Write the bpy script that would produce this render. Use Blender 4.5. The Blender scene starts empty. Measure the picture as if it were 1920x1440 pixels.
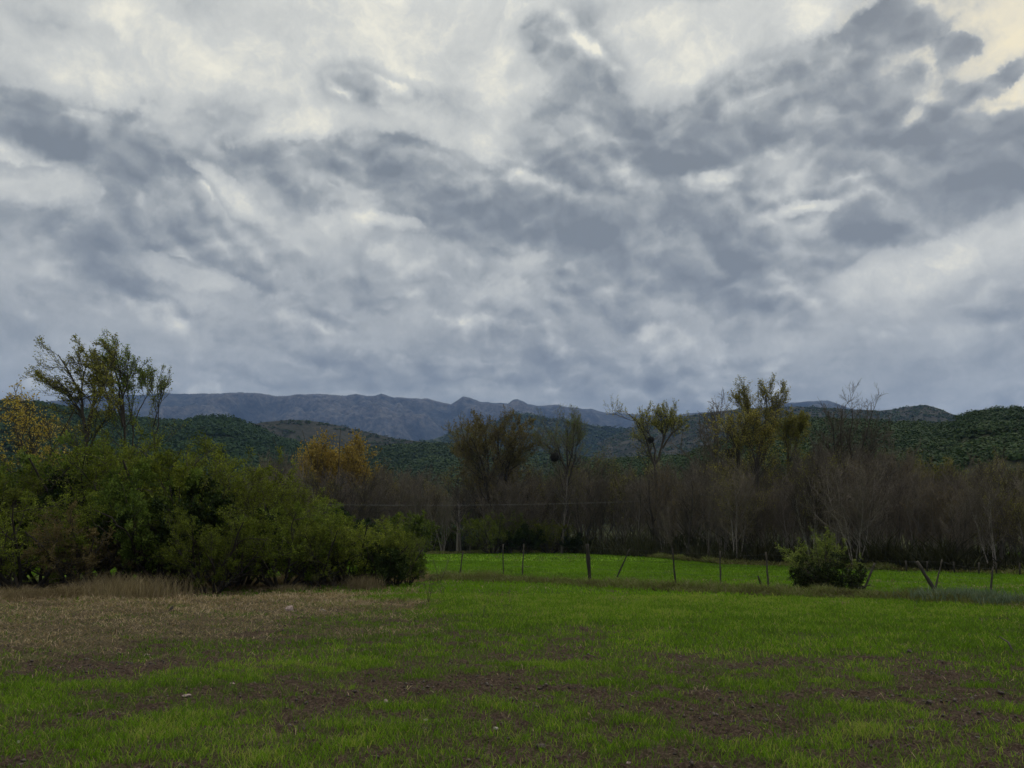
import bpy, math, numpy as np
from mathutils import Matrix, Vector
R = math.radians
SC = bpy.context.scene
COL = SC.collection

# ------------------------------------------------------------------ camera
F = 1442.0                      # focal length in photo pixels (1920 wide)
PITCH = math.atan(292.0 / F)
EYE = np.array([0.0, 0.0, 1.6])
cam = bpy.data.cameras.new('camera')
cam.lens = F / 1920 * 36
cam.sensor_width = 36
cam.clip_start = 0.05
cam.clip_end = 60000
co = bpy.data.objects.new('camera', cam)
COL.objects.link(co)
co.location = EYE
co.rotation_euler = (R(90) + PITCH, 0, 0)
SC.camera = co

def D(px, py):                  # photo pixel -> unit direction
    u, v = (px - 960) / F, (720 - py) / F
    c, s = math.cos(PITCH), math.sin(PITCH)
    d = np.array([u, c - s * v, s + c * v])
    return d / np.linalg.norm(d)
def G(px, py, z=0.0):           # photo pixel -> point on the flat ground
    d = D(px, py)
    return EYE + d * ((z - EYE[2]) / d[2])
def P(px, py, y):               # photo pixel -> point at forward distance y
    d = D(px, py)
    return EYE + d * (y / d[1])

# ------------------------------------------------------------------ render settings
SC.view_settings.view_transform = 'Standard'
SC.view_settings.look = 'None'
SC.view_settings.exposure = 0.0
SC.view_settings.gamma = 1.0
SC.cycles.max_bounces = 5
SC.cycles.diffuse_bounces = 3
SC.cycles.transmission_bounces = 3
SC.cycles.volume_bounces = 0
SC.cycles.use_denoising = True
SC.cycles.denoiser = 'OPENIMAGEDENOISE'
SC.cycles.denoising_input_passes = 'RGB_ALBEDO_NORMAL'
SC.cycles.denoising_prefilter = 'ACCURATE'

# ------------------------------------------------------------------ sky
SUN_AZ, SUN_EL = R(38), R(38)   # behind the clouds, upper right
world = bpy.data.worlds.new('World')
SC.world = world
world.use_nodes = True
nt = world.node_tree
nt.nodes.clear()
class NB:                        # tiny node builder
    def __init__(s, nt): s.nt = nt
    def n(s, t, **k):
        a = s.nt.nodes.new(t)
        for q, v in k.items(): setattr(a, q, v)
        return a
    def l(s, a, b): s.nt.links.new(a, b)
    def put(s, sock, v):
        if isinstance(v, bpy.types.NodeSocket): s.l(v, sock)
        elif v is not None: sock.default_value = v
    def m(s, op, a, b=None, c=None, clamp=False):
        q = s.n('ShaderNodeMath', operation=op, use_clamp=clamp)
        for i, v in enumerate((a, b, c)): s.put(q.inputs[i], v)
        return q.outputs[0]
    def vm(s, op, a, b=None, sc=None):
        q = s.n('ShaderNodeVectorMath', operation=op)
        s.put(q.inputs[0], a); s.put(q.inputs[1], b)
        if sc is not None: s.put(q.inputs['Scale'], sc)
        return q.outputs[0]
    def noise(s, vec, scale, detail=4, rough=.5, dist=0, out='Fac', lac=2.0):
        q = s.n('ShaderNodeTexNoise')
        s.put(q.inputs['Vector'], vec)
        q.inputs['Scale'].default_value = scale; q.inputs['Detail'].default_value = detail
        q.inputs['Roughness'].default_value = rough; q.inputs['Distortion'].default_value = dist
        q.inputs['Lacunarity'].default_value = lac
        return q.outputs[out]
    def ramp(s, f, stops, interp='LINEAR'):
        q = s.n('ShaderNodeValToRGB'); cr = q.color_ramp; cr.interpolation = interp
        while len(cr.elements) < len(stops): cr.elements.new(.5)
        for e, (p, c) in zip(cr.elements, stops):
            e.position = p; e.color = (*c, 1) if len(c) == 3 else c
        s.put(q.inputs[0], f)
        return q.outputs[0]
    def mix(s, f, a, b, bt='MIX'):
        q = s.n('ShaderNodeMix', data_type='RGBA', blend_type=bt)
        s.put(q.inputs[0], f)
        for i, v in ((6, a), (7, b)):
            s.put(q.inputs[i], (*v, 1) if isinstance(v, tuple) and len(v) == 3 else v)
        return q.outputs[2]
    def rng(s, v, a, b, c=0., d=1., sm=False):
        q = s.n('ShaderNodeMapRange', interpolation_type='SMOOTHSTEP' if sm else 'LINEAR')
        for i, x in enumerate((v, a, b, c, d)): s.put(q.inputs[i], x)
        return q.outputs[0]
B = NB(nt)
tc = B.n('ShaderNodeTexCoord').outputs['Generated']
sep = B.n('ShaderNodeSeparateXYZ'); B.l(tc, sep.inputs[0])
zpos = B.m('MAXIMUM', sep.outputs[2], 0.0)
div = B.m('ADD', zpos, 0.22)
comb = B.n('ShaderNodeCombineXYZ')
B.put(comb.inputs[0], B.m('DIVIDE', sep.outputs[0], div))
B.put(comb.inputs[1], B.m('DIVIDE', sep.outputs[1], div))
B.put(comb.inputs[2], B.m('MULTIPLY', sep.outputs[2], 1.6))
pl = comb.outputs[0]
w1 = B.vm('SCALE', B.vm('SUBTRACT', B.noise(tc, 4.5, 3, .5, out='Color'), (.5, .5, .5)), sc=.045)
w2 = B.vm('SCALE', B.vm('SUBTRACT', B.noise(tc, 13, 9, .66, out='Color'), (.5, .5, .5)), sc=.050)
wd = B.vm('ADD', B.vm('ADD', tc, w1), w2)
# cloud masses: dark (positive) and thin bright (negative), placed by direction
BL = [(40,225,100,50,-10,.8),(150,250,150,60,-20,.5),(190,300,170,75,-15,.7),(330,375,130,80,-30,.9),(120,460,170,50,-20,.8),
(380,210,150,42,10,.5),(640,150,80,45,0,.5),(750,175,140,45,-10,.75),(500,310,130,60,0,.6),(690,295,170,65,10,1.),(850,350,150,60,0,.7),
(960,410,190,55,0,.8),(540,395,60,28,0,.5),(400,440,200,50,0,.25),(470,495,90,40,0,.25),(560,610,180,50,-20,.5),(950,620,150,45,-15,.55),
(720,570,290,60,0,.2),(1010,55,130,34,10,.7),(1110,125,110,50,-20,.6),(1050,215,150,50,15,.6),(1270,275,230,90,10,1.15),(1410,240,120,60,0,.6),
(1460,143,120,32,8,1.),(1620,135,140,60,25,.95),(1570,195,80,35,45,.6),(1790,108,90,30,15,1.),(1880,150,80,32,25,.9),(1680,260,140,65,0,.9),
(1540,335,180,45,25,.6),(1800,350,240,85,10,.8),(1700,410,150,45,0,.4),(1130,385,190,70,0,.4),(1200,475,190,85,-20,.6),(1390,515,150,70,-30,.75),
(1360,400,90,130,0,.35),(1500,590,150,40,-25,.4),(1060,510,80,55,-40,.5),(1180,592,110,26,-25,.5),(1640,35,110,30,20,.8),(1850,575,110,45,0,.35),
(1850,235,110,45,-10,.5),(1570,470,80,40,35,.25),(1520,500,60,40,0,.3),(60,30,200,30,-5,.35),(620,680,170,30,-8,.3),(200,600,200,40,-10,.15),
(1280,440,200,90,0,.25),(860,480,160,60,0,.2),
(1905,35,105,75,0,-1.2),(1255,120,110,90,-30,-.9),(700,60,260,80,-10,-.7),(850,50,110,80,0,-1.),(550,120,190,70,0,-.6),(560,245,150,30,10,-.6),
(70,345,120,32,10,-1.),(430,365,80,22,-35,-.9),(330,508,110,22,-4,-1.1),(1335,335,45,22,10,-1.5),(1500,392,90,16,5,-1.),(1705,222,36,22,35,-1.3),
(1420,180,90,18,5,-1.),(240,110,300,90,0,-.45),(720,418,70,16,-8,-.7),(1380,45,190,45,0,-.7),(1900,178,50,16,0,-1.),(940,250,70,40,20,-.5),
(780,225,90,30,0,-.6),(1150,330,60,30,-30,-.5),(1560,110,40,18,0,-.6),(620,345,70,18,-10,-.5),(1900,430,120,30,25,-.3),(1660,500,200,40,0,-.2),(250,560,220,34,-12,.55),(820,690,260,18,-3,.5),(1250,700,330,16,2,.4),(480,700,260,14,-3,.45),
(1530,650,250,60,0,-.12),(1020,470,80,30,0,-.4),(300,545,200,35,0,-.25),(350,680,260,30,-6,-.2),(1740,150,60,18,0,-.5)]
acc = None
for (cx, cy, rx, ry, rot, wgt) in BL:
    d0 = Vector(D(cx, cy))
    rt = Vector((0, 0, 1)).cross(d0).normalized() * -1
    up = rt.cross(d0).normalized()
    a = R(rot)
    r2 = rt * math.cos(a) + up * math.sin(a)
    u2 = -rt * math.sin(a) + up * math.cos(a)
    M = Matrix((r2, d0, u2)).transposed()
    if M.determinant() < 0: M = Matrix((r2, -d0, u2)).transposed()
    k = 1.28 * math.sqrt(1 - 0.0)
    mp = B.n('ShaderNodeMapping', vector_type='TEXTURE')
    B.l(wd, mp.inputs[0])
    mp.inputs[1].default_value = d0; mp.inputs[2].default_value = M.to_euler()
    mp.inputs[3].default_value = (k * rx / F, 1.0, k * ry / F)
    g = B.n('ShaderNodeTexGradient', gradient_type='SPHERICAL'); B.l(mp.outputs[0], g.inputs[0])
    acc = B.m('MULTIPLY_ADD', g.outputs['Fac'], wgt * 1.45, acc if acc is not None else 0.0)
el = sep.outputs[2]
sund = Vector((math.sin(SUN_AZ) * math.cos(SUN_EL), math.cos(SUN_AZ) * math.cos(SUN_EL), math.sin(SUN_EL)))
def billow(off, sc, det):
    q = B.n('ShaderNodeTexVoronoi', feature='F1'); B.l(B.vm('ADD', B.vm('MULTIPLY', wd2, (1, 1, 1.35)), off), q.inputs['Vector'])
    q.inputs['Scale'].default_value = sc; q.inputs['Detail'].default_value = det; q.inputs['Roughness'].default_value = .55
    return q.outputs['Distance']
wd2 = B.vm('ADD', tc, B.vm('SCALE', B.vm('SUBTRACT', B.noise(tc, 9, 6, .6, out='Color'), (.5, .5, .5)), sc=.07))
bl = billow((2, 5, 1), 8., 2.5); bl2 = billow((2 + .008, 5.0, 1 + .018), 8., 2.5)
n1 = B.noise(B.vm('ADD', wd2, (1, 4, 9)), 5.2, 9, .60, .2)
n2 = B.noise(B.vm('ADD', wd, (3, 1, 7)), 10.0, 10, .62)
dens = B.m('ADD', acc, B.m('MULTIPLY', B.m('SUBTRACT', n1, .5), 1.35))
dens = B.m('ADD', dens, B.m('MULTIPLY', B.m('SUBTRACT', n2, .5), 1.15))
dens = B.m('ADD', dens, B.m('MULTIPLY', B.m('SUBTRACT', .42, bl), .7))
dens = B.m('ADD', dens, B.rng(el, 0.05, 0.55, .46, 0.06))            # thicker towards the horizon
dens = B.m('SUBTRACT', dens, B.rng(el, 0.62, 0.9, 0., .35))        # thin overhead
edge = B.rng(dens, -.22, .30, 0, 1, True)
core = B.rng(dens, .10, 1.25, 0, 1, True)
relief = B.m('MULTIPLY', B.m('SUBTRACT', bl2, bl), B.rng(el, 0.05, .5, 1.0, 1.3))
hz = B.rng(el, .08, .40, 1, 0)
thin = B.m('ADD', .635, B.m('MULTIPLY', B.m('SUBTRACT', B.noise(B.vm('ADD', wd2, (5, 2, 0)), 9., 9, .66, .3), .5), .85))
thin = B.m('SUBTRACT', thin, B.m('MULTIPLY', B.m('MAXIMUM', B.m('MINIMUM', dens, .3), -.8), .30))
thick = B.m('SUBTRACT', .52, B.m('MULTIPLY', core, .32))
thick = B.m('ADD', thick, B.m('MULTIPLY', relief, 1.0))
thick = B.m('ADD', thick, B.m('MULTIPLY', B.m('SUBTRACT', B.noise(B.vm('ADD', wd, (8, 4, 2)), 6.5, 8, .62), .5), .55))
bank = B.noise(B.vm('MULTIPLY', wd, (2.2, 2.2, 13.)), 1.6, 5, .55)

thick = B.m('ADD', thick, B.m('MULTIPLY', B.m('SUBTRACT', n2, .5), -.16))
thin = B.m('SUBTRACT', thin, B.m('MULTIPLY', hz, .17))
lum = B.m('ADD', B.m('MULTIPLY', thin, B.m('SUBTRACT', 1., edge)), B.m('MULTIPLY', thick, edge))
lum = B.m('ADD', lum, B.m('MULTIPLY', B.m('MULTIPLY', B.m('SUBTRACT', bank, .575), B.rng(el, .06, .34, 1.0, 0.)), 1.7))
lum = B.m('MINIMUM', B.m('MAXIMUM', lum, 0.0), 1.0)
cl = B.ramp(lum, [(0.0, (.225, .250, .272)), (.22, (.285, .312, .335)), (.42, (.378, .405, .418)), (.62, (.51, .535, .54)),
                  (.85, (.72, .735, .71)), (1.0, (.99, .965, .84))])
# towards the horizon the cloud base is bluer, towards the sun warmer
cl = B.mix(B.rng(el, .04, .26, .75, 0.), cl, B.mix(1.0, cl, (.82, .90, .98), 'MULTIPLY'))
dt = B.n('ShaderNodeVectorMath', operation='DOT_PRODUCT'); B.l(wd, dt.inputs[0]); dt.inputs[1].default_value = D(1900, 20)
warm = B.m('MULTIPLY', B.rng(dt.outputs['Value'], .983, .999, 0, 1, True), B.rng(lum, .5, .9, 0, .9))
cl = B.mix(warm, cl, (1.02, .92, .66))
cl = B.mix(1.0, cl, (1.015, 1.0, .955), 'MULTIPLY')
over = B.rng(el, .60, 1.0, 1.0, 2.3)                               # the overcast is brightest overhead
cl = B.vm('SCALE', cl, sc=B.m('MULTIPLY', over, 10.0))
sky = B.n('ShaderNodeTexSky', sky_type='NISHITA', sun_disc=False, sun_elevation=SUN_EL, sun_rotation=SUN_AZ)
full = B.mix(.97, sky.outputs[0], cl)
bg = B.n('ShaderNodeBackground'); bg.inputs['Strength'].default_value = 0.1
B.l(full, bg.inputs['Color'])
wo = B.n('ShaderNodeOutputWorld'); B.l(bg.outputs[0], wo.inputs['Surface'])
world.cycles.sampling_method = 'MANUAL'
world.cycles.sample_map_resolution = 512

sun = bpy.data.lights.new('sun', 'SUN')
sun.energy = 1.0; sun.angle = R(25); sun.color = (1, .95, .86)
so = bpy.data.objects.new('sun', sun); COL.objects.link(so)
so.rotation_euler = (-sund).to_track_quat('-Z', 'Y').to_euler()

# ------------------------------------------------------------------ numpy helpers
_T = np.random.RandomState(11).rand(8, 256, 256)
def vn(x, y, k=0):
    x = np.asarray(x, float); y = np.asarray(y, float)
    xi = np.floor(x).astype(int); yi = np.floor(y).astype(int)
    fx = x - xi; fy = y - yi
    fx = fx * fx * (3 - 2 * fx); fy = fy * fy * (3 - 2 * fy)
    T = _T[k % 8]
    a = T[xi & 255, yi & 255]; b = T[(xi + 1) & 255, yi & 255]
    c = T[xi & 255, (yi + 1) & 255]; d = T[(xi + 1) & 255, (yi + 1) & 255]
    return (a * (1 - fx) + b * fx) * (1 - fy) + (c * (1 - fx) + d * fx) * fy
def fbm(x, y, sc, oct=4, k=0, g=.5):
    s = 0.; a = 1.; t = 0.
    for i in range(oct):
        s = s + a * vn(x / sc + 17.3 * i + k * 3.1, y / sc + 9.7 * i, k + i); t += a; a *= g; sc = sc / 2.03
    return s / t
def sstep(a, b, v):
    t = np.clip((v - a) / (b - a), 0, 1); return t * t * (3 - 2 * t)
def unit(v): return v / np.maximum(np.linalg.norm(v, axis=-1, keepdims=True), 1e-9)

def mesh_np(name, V, faces, mat, attrs=None, smooth=False):
    """faces: list of int arrays (n,k)"""
    me = bpy.data.meshes.new(name)
    V = np.ascontiguousarray(V, dtype=np.float32)
    me.vertices.add(len(V)); me.vertices.foreach_set('co', V.ravel())
    loops = np.concatenate([f.ravel() for f in faces]).astype(np.int32)
    ks = np.concatenate([np.full(len(f), f.shape[1]) for f in faces]).astype(np.int32)
    st = np.concatenate([[0], np.cumsum(ks)[:-1]]).astype(np.int32)
    me.loops.add(len(loops)); me.loops.foreach_set('vertex_index', loops)
    me.polygons.add(len(ks)); me.polygons.foreach_set('loop_start', st); me.polygons.foreach_set('loop_total', ks)
    if smooth: me.polygons.foreach_set('use_smooth', np.ones(len(ks), bool))
    me.update(calc_edges=True)
    for n, a in (attrs or {}).items():
        at = me.attributes.new(n, 'FLOAT', 'POINT'); at.data.foreach_set('value', np.asarray(a, np.float32))
    me.materials.append(mat)
    return me
def obj(name, me, parent=None, loc=None):
    o = bpy.data.objects.new(name, me); COL.objects.link(o)
    if parent is not None: o.parent = parent
    if loc is not None: o.location = loc
    return o
def tag(o, label, cat, group=None, kind=None):
    if label: o['label'] = label
    if cat: o['category'] = cat
    if group: o['group'] = group
    if kind: o['kind'] = kind
    return o
def empty(name, loc, label, cat, group=None, rz=0., sc=1.):
    o = bpy.data.objects.new(name, None); COL.objects.link(o)
    o.location = loc; o.rotation_euler = (0, 0, rz); o.scale = (sc, sc, sc) if not isinstance(sc, tuple) else sc
    o.empty_display_size = .2
    return tag(o, label, cat, group)

# ------------------------------------------------------------------ materials
def new_mat(name):
    m = bpy.data.materials.new(name); m.use_nodes = True
    m.node_tree.nodes.clear(); return m, NB(m.node_tree)
def finish(b, sh, vol=None):
    o = b.n('ShaderNodeOutputMaterial'); b.l(sh, o.inputs['Surface'])
def attr(b, n): 
    a = b.n('ShaderNodeAttribute', attribute_name=n); return a.outputs['Fac']
def leaf_mat(name, stops, trans=.35, rough=.6, rnd=.25):
    m, b = new_mat(name)
    c = b.ramp(attr(b, 'tone'), stops)
    oi = b.n('ShaderNodeObjectInfo').outputs['Random']
    hs = b.n('ShaderNodeHueSaturation'); b.l(c, hs.inputs['Color'])
    b.put(hs.inputs['Value'], b.rng(oi, 0, 1, 1 - rnd, 1 + rnd)); b.put(hs.inputs['Hue'], b.rng(b.m('FRACT', b.m('MULTIPLY', oi, 7.3)), 0, 1, .488, .512))
    c = hs.outputs[0]
    d = b.n('ShaderNodeBsdfPrincipled'); b.l(c, d.inputs['Base Color']); d.inputs['Roughness'].default_value = rough
    d.inputs['Specular IOR Level'].default_value = .06
    if trans > 0:
        t = b.n('ShaderNodeBsdfTranslucent'); b.l(b.mix(1., c, (1.1, 1.15, .7), 'MULTIPLY'), t.inputs['Color'])
        mx = b.n('ShaderNodeMixShader'); mx.inputs[0].default_value = trans
        b.l(d.outputs[0], mx.inputs[1]); b.l(t.outputs[0], mx.inputs[2]); finish(b, mx.outputs[0])
    else: finish(b, d.outputs[0])
    return m
def bark_mat(name, c1, c2, sc=8., rnd=.3):
    m, b = new_mat(name)
    geo = b.n('ShaderNodeTexCoord').outputs['Object']
    n = b.noise(geo, sc, 6, .65)
    v = b.n('ShaderNodeMapping'); v.inputs[3].default_value = (1, 1, .12); b.l(geo, v.inputs[0])
    n2 = b.noise(v.outputs[0], sc * 6, 4, .6)
    c = b.ramp(b.m('MULTIPLY', b.m('ADD', n, n2), .5), [(.32, c1), (.66, c2)])
    hs = b.n('ShaderNodeHueSaturation'); b.l(c, hs.inputs['Color']); oi = b.n('ShaderNodeObjectInfo').outputs['Random']
    b.put(hs.inputs['Value'], b.rng(oi, 0, 1, 1 - rnd, 1 + rnd * 1.6)); c = hs.outputs[0]
    d = b.n('ShaderNodeBsdfPrincipled'); b.l(c, d.inputs['Base Color']); d.inputs['Roughness'].default_value = .9
    d.inputs['Specular IOR Level'].default_value = .15
    bp = b.n('ShaderNodeBump'); bp.inputs['Strength'].default_value = .6; bp.inputs['Distance'].default_value = .01
    b.l(n2, bp.inputs['Height']); b.l(bp.outputs[0], d.inputs['Normal'])
    finish(b, d.outputs[0]); return m
def plain(name, c1, c2, sc=6., rough=.85, metal=0.):
    m, b = new_mat(name)
    n = b.noise(b.n('ShaderNodeTexCoord').outputs['Object'], sc, 5, .6)
    c = b.ramp(n, [(.35, c1), (.65, c2)])
    d = b.n('ShaderNodeBsdfPrincipled'); b.l(c, d.inputs['Base Color']); d.inputs['Roughness'].default_value = rough
    d.inputs['Metallic'].default_value = metal
    bp = b.n('ShaderNodeBump'); bp.inputs['Strength'].default_value = .4; bp.inputs['Distance'].default_value = .01
    b.l(n, bp.inputs['Height']); b.l(bp.outputs[0], d.inputs['Normal'])
    finish(b, d.outputs[0]); return m

M_bark = bark_mat('dark_bark', (.022, .018, .015), (.075, .063, .052))
M_barkg = bark_mat('grey_bark', (.045, .039, .034), (.17, .15, .13), rnd=.6)
M_twig = bark_mat('twig_bark', (.042, .034, .027), (.135, .112, .088), rnd=.45)
M_post = bark_mat('weathered_post', (.020, .018, .015), (.075, .065, .052), 12)
M_olive = leaf_mat('olive_leaf', [(0, (.055, .070, .008)), (.5, (.125, .158, .022)), (1, (.24, .275, .045))])
M_green = leaf_mat('green_leaf', [(0, (.038, .058, .012)), (.5, (.085, .12, .020)), (1, (.18, .22, .05))])
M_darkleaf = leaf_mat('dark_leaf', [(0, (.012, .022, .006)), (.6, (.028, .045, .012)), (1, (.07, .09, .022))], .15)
M_tip = leaf_mat('pale_tip_leaf', [(0, (.07, .095, .02)), (.6, (.13, .165, .035)), (1, (.22, .24, .08))])
M_yellow = leaf_mat('yellow_leaf', [(0, (.16, .115, .028)), (.5, (.33, .24, .05)), (1, (.46, .36, .10))], .4)
M_yolive = leaf_mat('yellow_olive_leaf', [(0, (.09, .085, .022)), (.5, (.20, .185, .045)), (1, (.34, .30, .085))], .4)
M_brownleaf = leaf_mat('brown_leaf', [(0, (.10, .075, .035)), (.5, (.18, .14, .058)), (1, (.26, .20, .085))], .3)
M_drygrass = leaf_mat('dry_grass', [(0, (.12, .088, .055)), (.5, (.27, .205, .125)), (1, (.44, .35, .22))], .3)
M_weed = leaf_mat('weed_strip', [(0, (.06, .055, .024)), (.4, (.13, .115, .055)), (.7, (.13, .17, .035)), (1, (.24, .22, .12))], .3)
M_greyherb = leaf_mat('grey_herb', [(0, (.05, .07, .045)), (.5, (.10, .13, .085)), (1, (.17, .20, .14))], .25)
M_grass = leaf_mat('grass_blade', [(0, (.055, .085, .014)), (.4, (.100, .180, .012)), (.75, (.155, .265, .014)), (1, (.30, .31, .08))], .45, .5, 0)
M_nest = plain('nest_sticks', (.012, .010, .009), (.035, .028, .024), 9)
M_clod = plain('soil_clod', (.018, .013, .011), (.095, .070, .056), 20)
M_stone = plain('pink_stone', (.19, .13, .115), (.34, .26, .235), 14)
M_pale = plain('pale_wood', (.20, .175, .15), (.36, .32, .28), 14)
M_white = plain('white_feather', (.75, .75, .73), (.85, .85, .84), 5)
M_beak = plain('beak', (.5, .3, .05), (.6, .36, .08), 5)
M_wire = plain('wire', (.04, .04, .04), (.08, .075, .07), 5, .7, .3)

# ------------------------------------------------------------------ field masks, defined on the ground
def gell(px, py, rx, ry, w):
    c = G(px, py); s = math.hypot(c[1], 1.6)
    near = G(px, min(py + ry, 1430))[1]; far = G(px, max(py - ry, 1022))[1]
    return (c[0], c[1], rx / F * s, max((far - near) / 2, .1), w)
SOIL = [gell(*a) for a in [(200,1322,330,22,1.),(560,1300,120,18,.7),(1110,1292,200,26,.8),(830,1243,150,20,.8),(1560,1300,170,26,1.),(1400,1345,170,26,.9),
 (1200,1412,170,40,.9),(1740,1425,260,34,1.),(1880,1290,90,35,.9),(740,1425,100,22,.8),(1770,1238,90,16,.8),(1310,1172,120,7,1.),(1820,1158,170,8,.8),
 (40,1425,100,22,.8),(560,1365,100,20,.8),(1230,1232,130,13,.7),(690,1290,90,16,.7),(1000,1220,120,10,.6),(1480,1245,90,7,.5),(430,1225,160,8,.8),(140,1235,120,9,.7),
 (930,1385,70,14,.6),(300,1395,70,14,.5),(1630,1210,80,5,.4)]]
LUSH = [gell(*a) for a in [(560,1240,330,16,.8),(200,1278,260,18,.8),(620,1210,200,10,.4),(330,1388,330,26,.8),(1660,1385,150,32,1.),(830,1355,230,28,.7),(1350,1128,620,30,1.),
 (1500,1200,420,40,.7),(1080,1170,260,26,.6),(1020,1255,140,10,.4),(1050,1335,180,12,.5),(1700,1320,120,18,.6),(1370,1395,60,25,.5),(640,1385,90,22,.5),(1000,1420,60,20,.5)]]
STRAW = [gell(*a) for a in [(150,1155,400,40,1.5),(430,1135,300,30,1.4),(40,1195,220,20,.8),(600,1130,100,16,.6)]]
def esum(L, x, y):
    s = 0.
    for (cx, cy, rx, ry, w) in L:
        q = ((x - cx) / rx) ** 2 + ((y - cy) / ry) ** 2
        s = s + w * np.exp(-q * .9)
    return s
def wob(x, y, sc=1.3, a=.9):
    a = a * (1 + .05 * np.minimum(y, 40))
    return x + (fbm(x, y, sc, 3, 1) - .5) * 2.6 * a, y + (fbm(x, y, sc, 3, 5) - .5) * 2.2 * a
def masks(x, y):
    wx, wy = wob(x, y)
    soil = esum(SOIL, wx, wy); lush = esum(LUSH, wx, wy); straw = esum(STRAW, wx, wy)
    r = np.hypot(x, y)
    n = fbm(x, y * 1.4, 1.6, 4, 2) - .5
    n2 = fbm(x, y * 2., .45, 3, 3) - .5
    far = sstep(13, 21, r + x * .45)
    n3 = fbm(x, y * 1.3, .20, 3, 6, .7) - .5
    grass = .57 + .36 * far + .8 * n + 1.5 * n2 + .9 * n3 + .30 * lush - .36 * soil
    left = sstep(-2, -9, x + .02 * y) * sstep(10, 14, y) * sstep(40, 30, y)
    straw = np.clip(sstep(.25, 1.25, straw + 1.9 * n + 1.5 * n2) + .0, 0, 1)
    straw = np.maximum(straw, left * sstep(14, 20, y) * sstep(-.22, .16, n + .8 * n2 + .06))
    grass = grass * (1 - .80 * straw) + .35 * straw * sstep(.05, .3, n + n2)
    grass = np.clip(grass, 0.02, 1)
    return grass, straw, lush
def gz(x, y):                   # height of the field
    x = np.asarray(x, float); y = np.asarray(y, float)
    r = np.hypot(x, y)
    g, s, l = masks(x, y)
    amp = sstep(90, 30, r)
    cl = (fbm(x, y, .24, 4, 4, .72) - .5) * .17 * (1 - .55 * g) + (fbm(x, y, 3.5, 2, 6) - .5) * .10
    return cl * amp - .02

# ------------------------------------------------------------------ ground sheet
def build_ground():
    rr = np.concatenate([np.linspace(.0, 3.6, 8), np.geomspace(4., 45., 640), np.geomspace(46., 15000., 120)])
    aa = np.concatenate([np.linspace(-46, 46, 560), np.linspace(50, 310, 60)]) * math.pi / 180
    A, RR = np.meshgrid(aa, rr)
    X = RR * np.sin(A); Y = RR * np.cos(A)
    g, s, l = masks(X, Y)
    Z = gz(X, Y)
    Z[RR > 90] = -.02
    Z = Z - np.where(RR > 400, (RR - 400) * .001, 0)
    nr, na = A.shape
    i = np.arange(nr - 1)[:, None] * na + np.arange(na)[None, :]
    j = np.arange(nr - 1)[:, None] * na + (np.arange(na)[None, :] + 1) % na
    Fc = np.stack([i, i + na, j + na, j], -1).reshape(-1, 4)[:, ::-1]
    m, b = new_mat('field_ground')
    pos = b.n('ShaderNodeTexCoord').outputs['Object']
    nA = b.noise(pos, 30, 6, .7); nB = b.noise(pos, 5, 5, .6); nC = b.noise(pos, .35, 4, .5)
    soilc = b.ramp(nA, [(.3, (.018, .013, .010)), (.5, (.054, .038, .028)), (.68, (.125, .092, .068))])
    strawc = b.ramp(nA, [(.3, (.028, .024, .014)), (.5, (.070, .057, .034)), (.68, (.15, .12, .075))])
    grc = b.ramp(b.m('ADD', b.m('MULTIPLY', nA, .6), b.m('MULTIPLY', nC, .4)), [(.35, (.022, .040, .005)), (.5, (.048, .085, .007)), (.65, (.085, .135, .010))])  # green kept darker than the blades, painting in shade between them
    cam_r = b.n('ShaderNodeVectorMath', operation='LENGTH'); b.l(pos, cam_r.inputs[0])
    # where the crop stands thick the soil itself is hidden by low leaves
    gf = b.m('MULTIPLY', b.rng(b.m('ADD', attr(b, 'grass'), b.m('MULTIPLY', b.m('SUBTRACT', nB, .5), .7)), .30, .95), b.rng(attr(b, 'dist'), 8, 26, .25, .97))
    c = b.mix(b.rng(b.m('ADD', attr(b, 'straw'), b.m('MULTIPLY', b.m('SUBTRACT', nB, .5), .8)), .3, .7), soilc, strawc)
    grc = b.mix(b.rng(attr(b, 'dist'), 26, 50, 0, 1), grc, b.ramp(nC, [(.35, (.085, .165, .010)), (.65, (.125, .225, .014))]))
    c = b.mix(gf, c, grc)
    d = b.n('ShaderNodeBsdfPrincipled'); b.l(c, d.inputs['Base Color']); d.inputs['Roughness'].default_value = .95
    d.inputs['Specular IOR Level'].default_value = .02
    bp = b.n('ShaderNodeBump'); bp.inputs['Strength'].default_value = .9; bp.inputs['Distance'].default_value = .03
    b.l(nA, bp.inputs['Height']); b.l(bp.outputs[0], d.inputs['Normal'])
    finish(b, d.outputs[0])
    me = mesh_np('ground', np.stack([X, Y, Z], -1).reshape(-1, 3), [Fc], m,
                 {'grass': g.ravel(), 'straw': s.ravel(), 'dist': RR.ravel()}, True)
    tag(obj('ground', me), 'flat field of young crop and bare brown soil', 'ground', kind='structure')
build_ground()

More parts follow.
